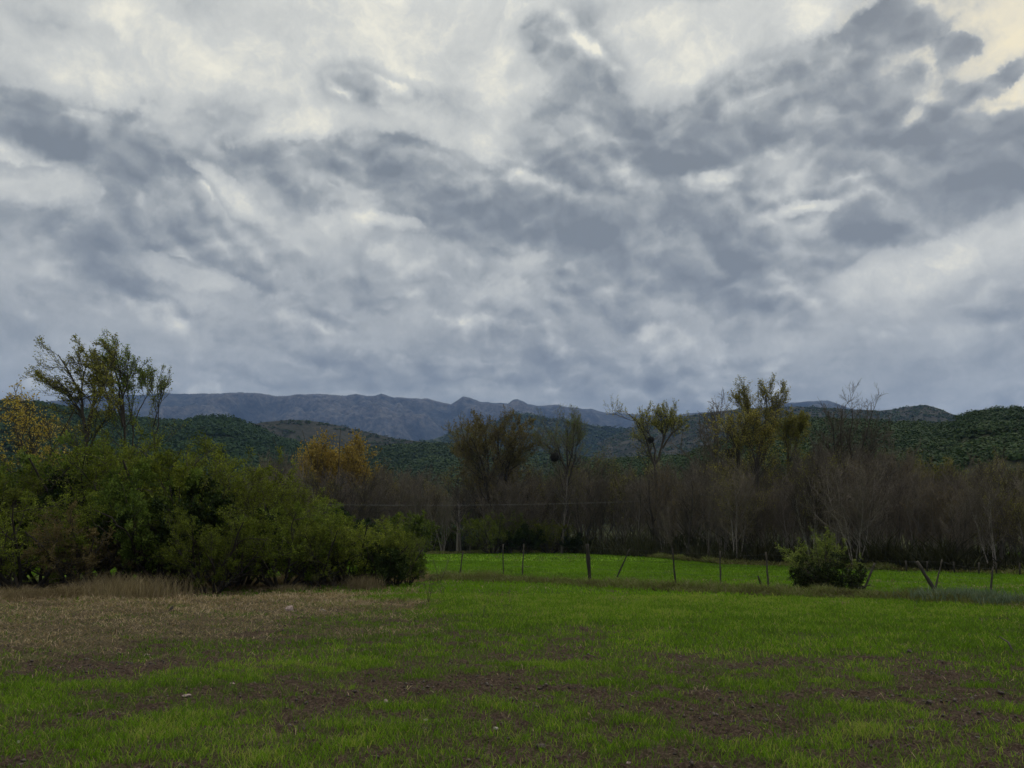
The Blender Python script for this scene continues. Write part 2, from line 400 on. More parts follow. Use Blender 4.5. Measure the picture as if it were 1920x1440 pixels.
# ------------------------------------------------------------------ blades
def blades(rng, x, y, z, ln, wd, lean, tone, bend=.5, dirn=None):
    n = len(x)
    a = rng.rand(n) * 2 * math.pi if dirn is None else dirn
    t = np.stack([np.cos(a), np.sin(a), np.zeros(n)], -1)
    p0 = np.stack([x, y, z], -1)
    b = rng.rand(n) * 2 * math.pi
    side = np.stack([np.cos(b), np.sin(b), np.zeros(n)], -1)
    upv = np.array([0, 0, 1.])
    L = ln[:, None]; W = wd[:, None] / 2; le = lean[:, None]
    d1 = unit(upv + t * le); d2 = unit(upv + t * (le + bend * 2))
    p1 = p0 + d1 * L * .55; p2 = p1 + d2 * L * .45
    V = np.stack([p0 - side * W * .7, p0 + side * W * .7, p1 + side * W, p1 - side * W, p2], 1).reshape(-1, 3)
    k = np.arange(n)[:, None] * 5
    q = k + np.array([[0, 1, 2, 3]]); tr = k + np.array([[3, 2, 4]])
    return V, q, tr, np.repeat(tone, 5)
def blades_obj(name, parts, mat, label, cat, kind='stuff'):
    Vs, qs, ts, to = [], [], [], []; o = 0
    for V, q, t, tn in parts:
        Vs.append(V); qs.append(q + o); ts.append(t + o); to.append(tn); o += len(V)
    me = mesh_np(name, np.concatenate(Vs), [np.concatenate(qs), np.concatenate(ts)], mat, {'tone': np.concatenate(to)})
    return tag(obj(name, me), label, cat, kind=kind)
def wedge(rng, n, r0, r1, half):
    r = np.sqrt(rng.rand(n) * (r1 * r1 - r0 * r0) + r0 * r0); a = (rng.rand(n) * 2 - 1) * R(half)
    return r * np.sin(a), r * np.cos(a)
def build_grass():
    rng = np.random.RandomState(3); parts = []
    # near: clumps of a few seedlings each
    for (nc, r0, r1, per, l0, w0, jit) in ((64000, 4.2, 11., 4, .078, .0055, .06), (74000, 11., 24., 4, .085, .010, .10), (60000, 24., 60., 3, .11, .028, .15), (40000, 60., 125., 2, .13, .07, .3)):
        x, y = wedge(rng, nc, r0, r1, 41)
        g, s, l = masks(x, y)
        keep = rng.rand(nc) < .07 + (.80 if r0 < 20 else .93) * sstep(.25, 1.15 if r0 < 20 else .9, g)
        keep &= ~((y > np.interp(x, [-30, -12, -3.2, -2.8], [23, 26, 30, 99])) & (x < -2.8) & (y < 36))
        x, y, g, l = x[keep], y[keep], g[keep], l[keep]
        h = (.55 + .6 * g) * (.75 + .5 * rng.rand(len(x)))
        x = np.repeat(x, per) + rng.randn(len(x) * per) * jit; y = np.repeat(y, per) + rng.randn(len(y) * per) * jit
        h = np.repeat(h, per); g = np.repeat(g, per); l = np.repeat(l, per); n = len(x)
        tone = np.clip(.10 + (.75 if r0 < 24 else .4) * (fbm(x, y, 5., 3, 2) - .5) + .5 * (fbm(x, y, .5, 2, 3) - .5) + .35 * g + .16 * np.clip(l, 0, 1.2) + rng.randn(n) * (.24 if r0 < 24 else .10) + (rng.rand(n) < (.09 if r0 < 24 else .01)) * .5, 0, 1)
        parts.append(blades(rng, x, y, gz(x, y) - .005, l0 * h * (.7 + .6 * rng.rand(n)), w0 * (.7 + .6 * rng.rand(n)), rng.rand(n) * .7 + .1, tone))
    blades_obj('grass', parts, M_grass, 'young green crop seedlings sprouting over the field', 'grass')
    # dry straw on the worn ground at left and bits of it in the bare patches
    parts = []
    x, y = wedge(rng, 150000, 5., 34., 41); g, s, l = masks(x, y)
    n = len(x); keep = rng.rand(n) < (s * .95 + .08 * (1 - g)); x, y, s = x[keep], y[keep], s[keep]; n = len(x)
    r = np.hypot(x, y)
    clump = fbm(x, y, .9, 2, 7)
    parts.append(blades(rng, x, y, gz(x, y), (.04 + .09 * rng.rand(n) ** 2 + .12 * sstep(16, 22, y) * clump) * (1 + .3 * (r > 14)), .003 + .0006 * r, rng.rand(n) * 2.5 + .3,
                        np.clip(-.05 + .9 * fbm(x, y, .7, 3, 2) * 1.2 + .6 * (rng.rand(n) - .4), 0, 1), .9))
    blades_obj('dry_grass', parts, M_drygrass, 'short dry straw and dead grass on the worn ground at left', 'dry grass')
build_grass()

def build_clods():
    rng = np.random.RandomState(5)
    x, y = wedge(rng, 60000, 4.6, 20., 40); g, s, l = masks(x, y)
    k = rng.rand(len(x)) < np.clip(.7 - g * 1.2, .02, 1) * (1 - .6 * s); x, y = x[k], y[k]; n = len(x)
    base = np.array([[1, 0, 0], [-1, 0, 0], [0, 1, 0], [0, -1, 0], [0, 0, 1], [0, 0, -1], [.7, .7, .4], [-.7, .7, .3], [.7, -.7, .35], [-.7, -.7, .4]])[:6]
    fc = np.array([[0, 2, 4], [2, 1, 4], [1, 3, 4], [3, 0, 4], [2, 0, 5], [1, 2, 5], [3, 1, 5], [0, 3, 5]])
    sz = (.006 + .022 * rng.rand(n) ** 4)[:, None, None]
    V = base[None] * sz * (.6 + .8 * rng.rand(n, 6, 1)) + rng.randn(n, 6, 3) * sz * .25
    V[..., 2] *= .7
    V = V + np.stack([x, y, gz(x, y) + .004], -1)[:, None]
    Fc = (np.arange(n)[:, None, None] * 6 + fc[None]).reshape(-1, 3)
    tag(obj('soil_clods', mesh_np('soil_clods', V.reshape(-1, 3), [Fc], M_clod)), 'small dark soil clods in the bare patches', 'soil clods', kind='stuff')
build_clods()

# ------------------------------------------------------------------ plants: recursive growth
def tubes(Pn, Rd, k):
    """Pn (N,S,3), Rd (N,S) -> verts, quads"""
    N, S, _ = Pn.shape
    T = np.empty_like(Pn); T[:, 1:-1] = Pn[:, 2:] - Pn[:, :-2]; T[:, 0] = Pn[:, 1] - Pn[:, 0]; T[:, -1] = Pn[:, -1] - Pn[:, -2]
    T = unit(T)
    ref = np.where(np.abs(T[:, :1, 2:3]) > .8, np.array([1., 0, 0]), np.array([0, 0, 1.]))
    U = unit(np.cross(T, np.broadcast_to(ref, T.shape))); W = np.cross(T, U)
    a = np.arange(k) * 2 * math.pi / k
    V = Pn[:, :, None] + Rd[:, :, None, None] * (U[:, :, None] * np.cos(a)[None, None, :, None] + W[:, :, None] * np.sin(a)[None, None, :, None])
    idx = np.arange(N * S * k).reshape(N, S, k)
    q = np.stack([idx[:, :-1], np.roll(idx[:, :-1], -1, 2), np.roll(idx[:, 1:], -1, 2), idx[:, 1:]], -1).reshape(-1, 4)
    return V.reshape(-1, 3), q
def grow(rng, stems, levels, env=None, wind=(0, 0, 0), limbs=None):
    """stems: list of (pos, dir, length, radius). levels: dicts; level 0 describes the stems."""
    wind = np.array(wind, float)
    if limbs is not None: stems = [((0, 0, 0), (0, 0, 1), 1, 1)]
    p = np.array([s[0] for s in stems], float); d = unit(np.array([s[1] for s in stems], float))
    L = np.array([s[2] for s in stems], float); r = np.array([s[3] for s in stems], float)
    out = []
    for li, lv in enumerate(levels):
        if li == 0 and limbs is not None:
            out.append(limbs[:2]); L = limbs[2]; continue
        if li > 0:
            pts, rad = out[-1]; N, S, _ = pts.shape
            c = lv['n']; tot = N * c
            pi = np.repeat(np.arange(N), c)
            t0 = lv.get('t0', .3)
            t = t0 + (lv.get('t1', 1.) - t0) * (np.tile((np.arange(c) + .5) / c, N) + (rng.rand(tot) - .5) / c)
            t = np.clip(t, 0, .999) * (S - 1); ti = t.astype(int); tf = (t - ti)[:, None]
            p = pts[pi, ti] * (1 - tf) + pts[pi, ti + 1] * tf
            pr = rad[pi, ti] * (1 - tf[:, 0]) + rad[pi, ti + 1] * tf[:, 0]
            pd = unit(pts[pi, ti + 1] - pts[pi, ti])
            rv = rng.randn(tot, 3); rv[:, 2] *= lv.get('flat', 1.)
            perp = unit(rv - (rv * pd).sum(-1, keepdims=True) * pd)
            a = R(lv['ang']) * (1 + .35 * rng.randn(tot))[:, None]
            d = unit(pd * np.cos(a) + perp * np.sin(a))
            L = L[pi] * lv['len'] * (1 - lv.get('tap', .35) * (t / (S - 1))) * (.7 + .6 * rng.rand(tot))
            r = np.minimum(pr * lv.get('rad', .6), lv.get('rmax', 9)); r = np.maximum(r, lv.get('rmin', .004))
            if env is not None:
                e = p + d * L[:, None]
                ins = env(e)
                L = np.where(ins, L, L * .45)
                k = ins | (rng.rand(tot) < .35)
                k &= env(p) | (rng.rand(tot) < .3)
                p, d, L, r = p[k], d[k], L[k], r[k]
        S = lv.get('seg', 4); N = len(p)
        pts = np.empty((N, S + 1, 3)); pts[:, 0] = p; cd = d
        g = lv.get('gnarl', .15); up = lv.get('up', .1)
        for i in range(S):
            cd = unit(cd + rng.randn(N, 3) * g + np.array([0, 0, 1.]) * up + wind * lv.get('wind', 0))
            pts[:, i + 1] = pts[:, i] + cd * (L / S)[:, None]
        tip = lv.get('tip', .35)
        rad = r[:, None] * (1 - (1 - tip) * np.linspace(0, 1, S + 1)[None])
        out.append((pts, rad))
    return out
def leaves_on(rng, br, per, ln, wd, spread=.03, along=.5, t0=.1, droop=0., ctone=.25):
    pts, _ = br; N, S, _ = pts.shape
    n = N * per; pi = np.repeat(np.arange(N), per)
    t = (t0 + (1 - t0) * rng.rand(n)) * (S - 1) * .999; ti = t.astype(int); tf = (t - ti)[:, None]
    p = pts[pi, ti] * (1 - tf) + pts[pi, ti + 1] * tf + rng.randn(n, 3) * spread
    bd = unit(pts[pi, ti + 1] - pts[pi, ti])
    d = unit(bd * along + rng.randn(n, 3) * .6 + np.array([0, 0, -droop]))
    nr = unit(np.cross(d, rng.randn(n, 3) + np.array([0, 0, .6])))
    l = (ln * (.6 + .8 * rng.rand(n)))[:, None]; w = l * wd / ln * .5
    V = np.stack([p, p + d * l * .45 + nr * w, p + d * l, p + d * l * .5 - nr * w], 1).reshape(-1, 3)
    q = np.arange(n * 4).reshape(n, 4)
    tone = np.clip(.5 + ctone * rng.randn(N)[pi] + .18 * rng.randn(n), 0, 1)
    return V, q, np.repeat(tone, 4)
def merge(parts):
    Vs, qs, o = [], [], 0
    for V, q in parts: Vs.append(V); qs.append(q + o); o += len(V)
    return np.concatenate(Vs), [np.concatenate(qs)]
def dome(c, rx, ry, rz):
    c = np.array(c, float)
    return lambda p: (((p - c) / np.array([rx, ry, rz])) ** 2).sum(-1) < 1

class Plant:                     # meshes of one plant: trunk, twigs, foliage
    def __init__(s, name, rng, stems, levels, leaf, mats, env=None, wind=(0, 0, 0), ntr=2, sides=(7, 5, 4, 3, 3, 3), limbs=None):
        out = grow(rng, stems, levels, env, wind, limbs)
        s.h = float(np.percentile(np.concatenate([q[:, -1, 2] for q, _ in out]), 99))
        s.out = out
        tr = merge([tubes(p, r, sides[i]) for i, (p, r) in enumerate(out[:ntr])])
        s.trunk = mesh_np(name + '_trunk', tr[0], tr[1], mats[0], smooth=True)
        s.parts = [('trunk', s.trunk)]
        if len(out) > ntr:
            tw = merge([tubes(p, r, sides[min(i + ntr, 5)]) for i, (p, r) in enumerate(out[ntr:])])
            s.twig = mesh_np(name + '_twigs', tw[0], tw[1], mats[1], smooth=True)
            s.parts.append(('twigs' if leaf else 'crown', s.twig))
        if leaf:
            Vs, qs, ts, o = [], [], [], 0
            for lf in leaf:
                V, q, t = leaves_on(rng, out[lf['lv']], lf['per'], lf['ln'], lf['wd'], lf.get('spread', .03), lf.get('along', .5), lf.get('t0', .1), lf.get('droop', 0), lf.get('ct', .25))
                Vs.append(V); qs.append(q + o); ts.append(t); o += len(V)
            s.fol = mesh_np(name + '_foliage', np.concatenate(Vs), [np.concatenate(qs)], mats[2], {'tone': np.concatenate(ts)})
            s.parts.append(('crown', s.fol))
    def place(s, name, loc, label, cat, group=None, rz=0., sc=1., mat=None):
        r = empty(name, loc, label, cat, group, rz, sc)
        for n, me in s.parts: obj(n, me, r)
        return r
def fan(rng, n, spread, L, rad, base=.15, up=1.):
    st = []
    for i in range(n):
        a = i * 2.4 + rng.rand(); q = spread * (.35 + .65 * rng.rand()) * (0 if n == 1 else 1)
        st.append(((math.cos(a) * base * rng.rand(), math.sin(a) * base * rng.rand(), -.15), (math.cos(a) * q, math.sin(a) * q, up), L * (.8 + .3 * rng.rand()), rad * (.7 + .5 * rng.rand())))
    return st

# ---- shrubs of the thicket at left (unit size about 4 m wide, 3.6 m tall)
def shrub(seed, mats, n=9, h=3.0, spread=.9, leaf=(.046, .017), dens=1., env=None, green=0):
    rng = np.random.RandomState(seed)
    env = env or dome((0, 0, h * .57), h * .72, h * .72, h * .52)
    lv = [dict(seg=6, gnarl=.17, up=.02, tip=.3), dict(n=9, len=.55, ang=45, seg=4, gnarl=.2, up=.06, t0=.15, rad=.6, tip=.3),
          dict(n=7, len=.5, ang=42, seg=3, gnarl=.2, up=.05, t0=.15, rad=.6, rmin=.006), dict(n=int(6 * dens), len=.5, ang=40, seg=3, gnarl=.2, up=.0, t0=.1, rad=.6, rmin=.004, rmax=.008)]
    lf = [dict(lv=3, per=14, ln=leaf[0], wd=leaf[1], spread=.02, along=.7, t0=.0, ct=.2), dict(lv=2, per=9, ln=leaf[0], wd=leaf[1], spread=.03, ct=.2)]
    return Plant('shrub', rng, fan(rng, n, spread, h * .92, .05, .25), lv, lf, mats, env, ntr=2, sides=(5, 4, 3, 3, 3, 3))
SH_A = shrub(1, (M_bark, M_bark, M_olive))
SH_B = shrub(2, (M_bark, M_bark, M_green), 8, 3.0, .8, (.065, .032))
SH_C = shrub(3, (M_bark, M_bark, M_olive), 10, 2.8, 1.2, (.050, .018))
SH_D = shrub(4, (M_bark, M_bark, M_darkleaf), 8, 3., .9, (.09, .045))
SH_E = shrub(6, (M_bark, M_barkg, M_brownleaf), 10, 2.6, 1.1, (.05, .02), .8)

def place_px(pl, name, px, pybase, pytop, y, label, cat, group=None, rz=0., hunit=3.0, wide=1., **k):
    """stand a plant on the ground below photo column px, at distance y, with its top at pytop"""
    b = P(px, 1012, y); zt = P(px, pytop, y)[2]; hunit = pl.h
    s = zt / hunit
    x, yy = float(b[0]), float(y)
    return pl.place(name, (x, yy, float(gz(x, yy)) if y < 80 else -.02), label, cat, group, rz, (s * wide, s * wide, s))

# ---- thicket
GT = 'shrubs of the thicket along the left edge of the field'
th = [ # plant, px, top, dist, rz, wide, label
 (SH_C, 60, 925, 25.5, .3, 1.1, 'olive green feathery shrub at the left edge of the photo in front of the thicket'),
 (SH_A, -70, 890, 27.5, 1.3, 1.1, 'olive shrub cut off by the left edge of the photo'),
 (SH_E, 165, 955, 25.6, 2.2, 1.0, 'grey brown twiggy half bare shrub leaning over the dry grass at far left'),
 (SH_A, 20, 850, 31, 4.2, 1.0, 'olive shrub below the orange leaved tree at far left'),
 (SH_B, 130, 838, 30.5, 5.1, 1.0, 'bright green shrub under the wind swept tall tree'),
 (SH_A, 240, 818, 29.5, .9, 1.0, 'tallest olive shrub rounded at the top of the thicket'),
 (SH_B, 285, 870, 26.8, 2.0, .8, 'blue green leaved shrub in the middle of the thicket'),
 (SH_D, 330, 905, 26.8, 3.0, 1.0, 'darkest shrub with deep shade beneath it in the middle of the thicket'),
 (SH_C, 375, 842, 29.5, 3.7, .95, 'olive flat topped acacia shrub right of the tallest one'),
 (SH_C, 405, 955, 25.0, 4.9, 1.0, 'low arching yellow green acacia shrub standing forward over the dry grass'),
 (SH_A, 458, 892, 28.5, 5.7, 1.0, 'broad olive shrub sloping down to the right of the flat topped acacia'),
 (SH_C, 535, 942, 27.3, .5, 1.0, 'feathery olive shrub at the middle right of the thicket'),
 (SH_A, 600, 972, 27.5, 2.6, 1.05, 'low dark based shrub with green sprays near the right end of the thicket'),
 (SH_C, 670, 972, 28.2, 1.9, 1.05, 'lime tinged acacia shrub near the right end of the thicket'),
 (SH_A, 742, 990, 28.6, 3.3, 1.0, 'last rounded shrub at the right end of the thicket'),
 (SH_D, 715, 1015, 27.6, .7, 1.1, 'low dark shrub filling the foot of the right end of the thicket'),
 (SH_B, 768, 1030, 29.2, 2.7, 1.0, 'small green shrub tapering off the right end of the thicket'),
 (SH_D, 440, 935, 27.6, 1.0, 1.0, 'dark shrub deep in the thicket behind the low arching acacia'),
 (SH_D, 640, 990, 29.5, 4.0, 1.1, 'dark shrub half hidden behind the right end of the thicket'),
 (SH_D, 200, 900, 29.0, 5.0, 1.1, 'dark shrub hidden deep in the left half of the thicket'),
 (SH_B, 770, 962, 60, 1.0, 1.2, 'light green willow like shrub beyond the right end of the thicket'),
 (SH_A, 485, 905, 36, 2.0, 1.2, 'olive shrub behind the thicket below the golden tree'),
 (SH_A, 555, 955, 34, 2.9, 1.2, 'olive shrub seen behind the slope of the thicket'),
 (SH_D, 90, 900, 29.5, 2.4, 1.1, 'dark shrub behind the feathery shrub at the left edge'),
]
for (pl_, px, top, y, rz, wd_, lab) in th:
    place_px(pl_, 'thicket_shrub', px, 0, top, y, lab, 'shrub', GT, rz, 3.05, wd_)

# ---- round bush on the fence line: dense dark body, pale sprays on top and to the left
def round_bush():
    rng = np.random.RandomState(21)
    y = G(1560, 1106)[1]; c = P(1560, 1106, y); sc = y / F
    e1 = dome((0, 0, .55), 1.32, 1.2, 1.0)
    lv = [dict(seg=5, gnarl=.2, up=.02), dict(n=8, len=.6, ang=50, seg=4, gnarl=.2, up=.05, t0=.05), dict(n=7, len=.55, ang=45, seg=3, gnarl=.2, t0=.1, rmin=.004), dict(n=5, len=.5, ang=45, seg=2, rmin=.003, rmax=.006)]
    pl_ = Plant('bush', rng, fan(rng, 18, 2.4, 1.3, .022, .6), lv, [dict(lv=3, per=7, ln=.055, wd=.03, spread=.02), dict(lv=2, per=6, ln=.055, wd=.03)], (M_bark, M_bark, M_darkleaf), e1, ntr=2, sides=(4, 3, 3, 3, 3, 3))
    r = pl_.place('round_bush', (c[0], y, 0), 'round dark green bush with pale sprays standing on the fence line', 'bush')
    st = []
    for (tx, tz) in [(-1.45, 1.25), (-1.2, 1.05), (-1.6, .85), (-.9, 1.3), (-.5, 1.55), (-.2, 1.75), (.1, 1.6), (.35, 1.65), (.6, 1.5), (.9, 1.25), (.75, 1.0), (-.3, 1.4), (.2, 1.35), (1.0, .9), (-.9, .7), (-1.0, 1.0), (-.6, 1.2), (.5, 1.2)]:
        yy = rng.uniform(-.1, .9); v = np.array([tx, yy, tz]) - np.array([tx * .3, 0, .4]); st.append(((tx * .3, yy * .5, .4), v, np.linalg.norm(v) * 1.0, .012))
    lv = [dict(seg=5, gnarl=.10, up=.05), dict(n=7, len=.32, ang=40, seg=3, gnarl=.2, t0=.35, rmin=.003), dict(n=5, len=.55, ang=40, seg=2, rmin=.002, rmax=.005)]
    p2 = Plant('bush_sprays', rng, st, lv, [dict(lv=2, per=9, ln=.05, wd=.022, spread=.015, along=.8), dict(lv=1, per=8, ln=.05, wd=.022)], (M_bark, M_bark, M_tip), None, ntr=2, sides=(4, 3, 3, 3, 3, 3))
    obj('branches', p2.trunk, r); obj('twigs', p2.twig, r); obj('sprays', p2.fol, r)
round_bush()

# ---- bare and half bare trees
def bare(seed, h, n, spread, mats, leaf=None, ang=35, up=.12, twigs=5, rmin=.013, wid=.075, env=None, wind=(0, 0, 0), t0=.25, l1=.5, ntr=2):
    rng = np.random.RandomState(seed)
    lv = [dict(seg=8, gnarl=.06, up=.05, tip=.22, wind=.3), dict(n=12, len=l1, ang=ang, seg=5, gnarl=.11, up=up, t0=t0, rad=.55, tip=.3, tap=.5, wind=1),
          dict(n=8, len=.48, ang=36, seg=4, gnarl=.14, up=up * .8, t0=.15, rad=.6, rmin=rmin * 1.3, wind=1), dict(n=twigs, len=.5, ang=34, seg=3, gnarl=.14, up=up * .6, t0=.1, rad=.6, rmin=rmin * .75, rmax=.02, wind=1),
          dict(n=2, len=.55, ang=32, seg=2, gnarl=.15, up=.05, t0=.2, rad=.6, rmin=rmin * .5, rmax=rmin * .8, wind=1)]
    return Plant('tree', rng, fan(rng, n, spread, h, wid, .3), lv, leaf, mats, env, wind, ntr=ntr, sides=(7, 5, 4, 3, 3, 3))
BT = [bare(31, 7.2, 3, .28, (M_barkg, M_twig)), bare(32, 8., 2, .2, (M_barkg, M_twig), ang=30),
      bare(33, 7., 5, .42, (M_barkg, M_twig), wid=.06, ang=38), bare(34, 8., 1, 0, (M_barkg, M_twig), wid=.12, ang=42),
      bare(35, 7.5, 4, .3, (M_barkg, M_twig), ang=26, up=.2)]
LT = [bare(41, 7.2, 3, .35, (M_barkg, M_twig, M_yolive), [dict(lv=4, per=1, ln=.07, wd=.045, spread=.05), dict(lv=3, per=1, ln=.07, wd=.045, spread=.06)]),
      bare(42, 7., 4, .4, (M_barkg, M_twig, M_brownleaf), [dict(lv=4, per=1, ln=.07, wd=.045, spread=.05)])]
RN = np.random.RandomState(77)
def grove():
    # right belt beyond the far field, nearer; profile of tree tops by photo column
    def topR(px): return np.interp(px, [1180, 1260, 1340, 1420, 1500, 1560, 1620, 1700, 1760, 1850, 1960], [900, 905, 870, 878, 868, 835, 850, 862, 875, 880, 878])
    def topC(px): return np.interp(px, [440, 520, 600, 700, 800, 870, 950, 1040, 1100, 1200, 1300], [870, 862, 880, 890, 900, 892, 880, 878, 868, 880, 882])
    def base(px): return np.interp(px, [400, 820, 1000, 1240, 1350, 1450, 1560, 1700, 1920], [1036, 1036, 1034, 1046, 1057, 1059, 1064, 1071, 1076])
    labR = [('slender grey leafless tree in the dense grove beyond the far field at right', 'bare trees of the right grove'),
            ('thin tree holding a few olive yellow leaves in the right grove', 'sparsely leaved trees of the right grove'),
            ('thin tree holding a few brown leaves in the right grove', 'brown leaved trees of the right grove')]
    labC = [('grey leafless tree in the long tree belt at the far end of the field', 'bare trees of the far belt'),
            ('tree with a few olive yellow leaves in the far tree belt', 'sparsely leaved trees of the far belt'),
            ('tree with a few brown leaves in the far tree belt', 'brown leaved trees of the far belt')]
    for i in range(118):
        px = 1235 + (i / 118.) * 720 + RN.uniform(-14, 14)
        yb = 1.6 * F / (base(px) - 1012) * 1.02
        k = (i * 7 % 5) / 4.
        y = yb * (1 + .03 + .75 * k ** 1.3 + RN.uniform(0, .1))
        top = topR(px) - 22 + RN.uniform(-10, 42) + (25 if k < .3 else 0)
        t = RN.rand()
        if t < .72: p_, lab = BT[RN.randint(5)], labR[0]
        elif t < .88: p_, lab = LT[0], labR[1]
        else: p_, lab = LT[1], labR[2]
        place_px(p_, 'bare_tree' if t < .72 else 'autumn_tree', px, 0, top, y, lab[0], 'tree', lab[1], RN.uniform(0, 6.28), 9.3, RN.uniform(.75, 1.05))
    for i in range(104):
        px = 470 + (i / 104.) * 850 + RN.uniform(-16, 16)
        y = 92 + (i * 3 % 5) * 7 + RN.uniform(0, 5)
        if px > 1180: y -= 12
        top = topC(px) - 14 + RN.uniform(-8, 36)
        t = RN.rand()
        if t < .74: p_, lab = BT[RN.randint(5)], labC[0]
        elif t < .88: p_, lab = LT[0], labC[1]
        else: p_, lab = LT[1], labC[2]
        place_px(p_, 'bare_tree' if t < .74 else 'autumn_tree', px, 0, top, y, lab[0], 'tree', lab[1], RN.uniform(0, 6.28), 9.3, RN.uniform(.8, 1.15))
grove()

# ---- trees that stand out
def own_tree(seed, name, px, y, top, label, h=None, n=2, spread=.3, leaf=None, mats=None, **k):
    pl_ = bare(seed, 8., n, spread, mats, leaf, **k)
    hu = 0
    o = place_px(pl_, name, px, 0, top, y, label, 'tree', None, 0., hu, .82 if name == 'golden_tree' else 1.)
    return pl_, o
LFW = lambda per, ln, sp: [dict(lv=4, per=per, ln=ln, wd=ln * .6, spread=sp), dict(lv=3, per=per, ln=ln, wd=ln * .6, spread=sp)]
LF = lambda per, ln=.09, lv=4: [dict(lv=lv, per=per, ln=ln, wd=ln * .6, spread=.05), dict(lv=3, per=per, ln=ln, wd=ln * .6, spread=.06)]
def limb_tree(seed, name, y, limbs, label, leaf, mats, r0=.10, dy=1.5, n1=10, n2=7, n3=5, ang=36, up=.12, wind=(0, 0, 0), t0=.35, l1=.40, rmin=.012, tw=3):
    """limbs: pixel polylines (root first) of the main limbs, given depth by their own spread"""
    rng = np.random.RandomState(seed); S = 10
    bx = P(limbs[0][0][0], 1012, y)[0]; by = y
    Pn = []; Rd = []; Ls = []
    for li, lb in enumerate(limbs):
        d_ = rng.uniform(-dy, dy)
        lb = np.array(lb, float); n = len(lb)
        w = np.array([P(a_, b_, y) for a_, b_ in lb]); w[:, 1] += d_ * np.linspace(0, 1, n) ** 1.3
        seg = np.concatenate([[0], np.cumsum(np.linalg.norm(np.diff(w, axis=0), axis=1))])
        t = np.linspace(0, seg[-1], S + 1)
        q = np.stack([np.interp(t, seg, w[:, k]) for k in range(3)], -1)
        q[1:-1] = .25 * q[:-2] + .5 * q[1:-1] + .25 * q[2:]
        q[1:] += rng.randn(S, 3) * seg[-1] * .006
        q[:, 0] -= bx; q[:, 1] -= by
        ra = r0 * (1 if lb[0][1] > 960 else .6)
        Pn.append(q); Rd.append(ra * np.linspace(1, .22, S + 1)); Ls.append(seg[-1])
    Ls = list(np.maximum(Ls, .62 * max(Ls)))
    lv = [dict(), dict(n=n1, len=l1, ang=ang, seg=5, gnarl=.10, up=up, t0=t0, rad=.5, tip=.3, tap=.4, wind=1, rmax=r0 * .35),
          dict(n=n2, len=.5, ang=32, seg=4, gnarl=.13, up=up, t0=.15, rad=.6, rmin=rmin, wind=1), dict(n=n3, len=.5, ang=30, seg=3, gnarl=.13, up=up * .8, t0=.1, rad=.6, rmin=rmin * .75, rmax=.02, wind=1),
          dict(n=tw, len=.55, ang=28, seg=2, gnarl=.15, up=.05, t0=.2, rad=.6, rmin=rmin * .5, rmax=rmin * .8, wind=1)]
    pl_ = Plant('tree', rng, None, lv, leaf, mats, None, wind, limbs=(np.array(Pn), np.array(Rd), np.array(Ls)))
    return pl_.place(name, (bx, by, 0), label, 'tree')
limb_tree(51, 'wind_swept_tree', 42, [[(165, 1000), (164, 860), (160, 800), (150, 765), (137, 720), (118, 690), (100, 665)], [(163, 850), (158, 790), (130, 750), (98, 722), (60, 700)],
  [(162, 830), (168, 765), (168, 700), (158, 660)], [(162, 820), (172, 760), (190, 725), (205, 690), (212, 660)], [(160, 800), (145, 750), (140, 700), (136, 655)], [(165, 860), (178, 820), (205, 790), (222, 770), (216, 730)]],
  'tall wind swept tree with thin yellowing plumes streaming to the left above the thicket', LF(1, .095), (M_bark, M_bark, M_yolive), r0=.13, up=.08, wind=(-.14, 0, .03), n1=12, n2=7, n3=5, l1=.25, t0=.3, ang=44, rmin=.009)
limb_tree(52, 'leafy_poplar', 43.5, [[(236, 1000), (234, 830), (226, 780), (221, 740), (208, 700), (196, 668)], [(232, 800), (222, 745), (226, 700), (218, 665)], [(226, 780), (212, 745), (198, 715), (190, 690)], [(230, 800), (228, 750), (238, 715), (232, 680)]],
  'tall tree with dark green leaves right behind the wind swept one', LF(1, .09), (M_bark, M_bark, M_olive), r0=.10, up=.14, wind=(-.10, 0, .02), n1=11, n2=7, n3=5, l1=.25, t0=.4, ang=44, rmin=.009)
limb_tree(68, 'small_poplar', 45, [[(252, 1000), (250, 800), (245, 760), (242, 725), (248, 700)], [(250, 800), (258, 765), (266, 740), (262, 712)]],
  'slim pale leaved tree between the dark leafy tree and the small one', LF(2, .10), (M_bark, M_bark, M_tip), r0=.07, up=.14, wind=(-.05, 0, .03), n1=8, n2=5, n3=4, l1=.26, t0=.55)
limb_tree(53, 'small_poplar', 44, [[(286, 1000), (286, 830), (290, 780), (289, 740), (282, 712)], [(288, 800), (300, 770), (310, 750), (316, 738)]],
  'small slim tree with pale green leaves standing alone right of the tall leafy ones', LF(1, .09), (M_bark, M_bark, M_tip), r0=.06, up=.16, n1=8, n2=5, n3=4, l1=.26, t0=.4)
own_tree(54, 'orange_leaved_tree', -20, 48, 738, 'orange and olive leaved tree cut off by the left edge of the photo', n=6, spread=.7, leaf=LF(2, .09), mats=(M_bark, M_bark, M_yellow), up=.05, ang=44, env=dome((0, 0, 4.8), 3.4, 3.4, 3.3))
own_tree(55, 'golden_tree', 628, 112, 822, 'rounded golden yellow tree rising above the bare belt', n=6, spread=.62, leaf=LFW(4, .17, .22), mats=(M_bark, M_bark, M_yellow), up=.05, ang=44, t0=.3, env=dome((0, 0, 5.), 3.4, 3.4, 3.1))
own_tree(56, 'golden_tree', 588, 113, 836, 'lower orange yellow tree touching the left side of the golden one', n=5, spread=.6, leaf=LFW(3, .16, .22), mats=(M_bark, M_bark, M_yellow), up=.05, ang=44, env=dome((0, 0, 5.), 3., 3., 3.))
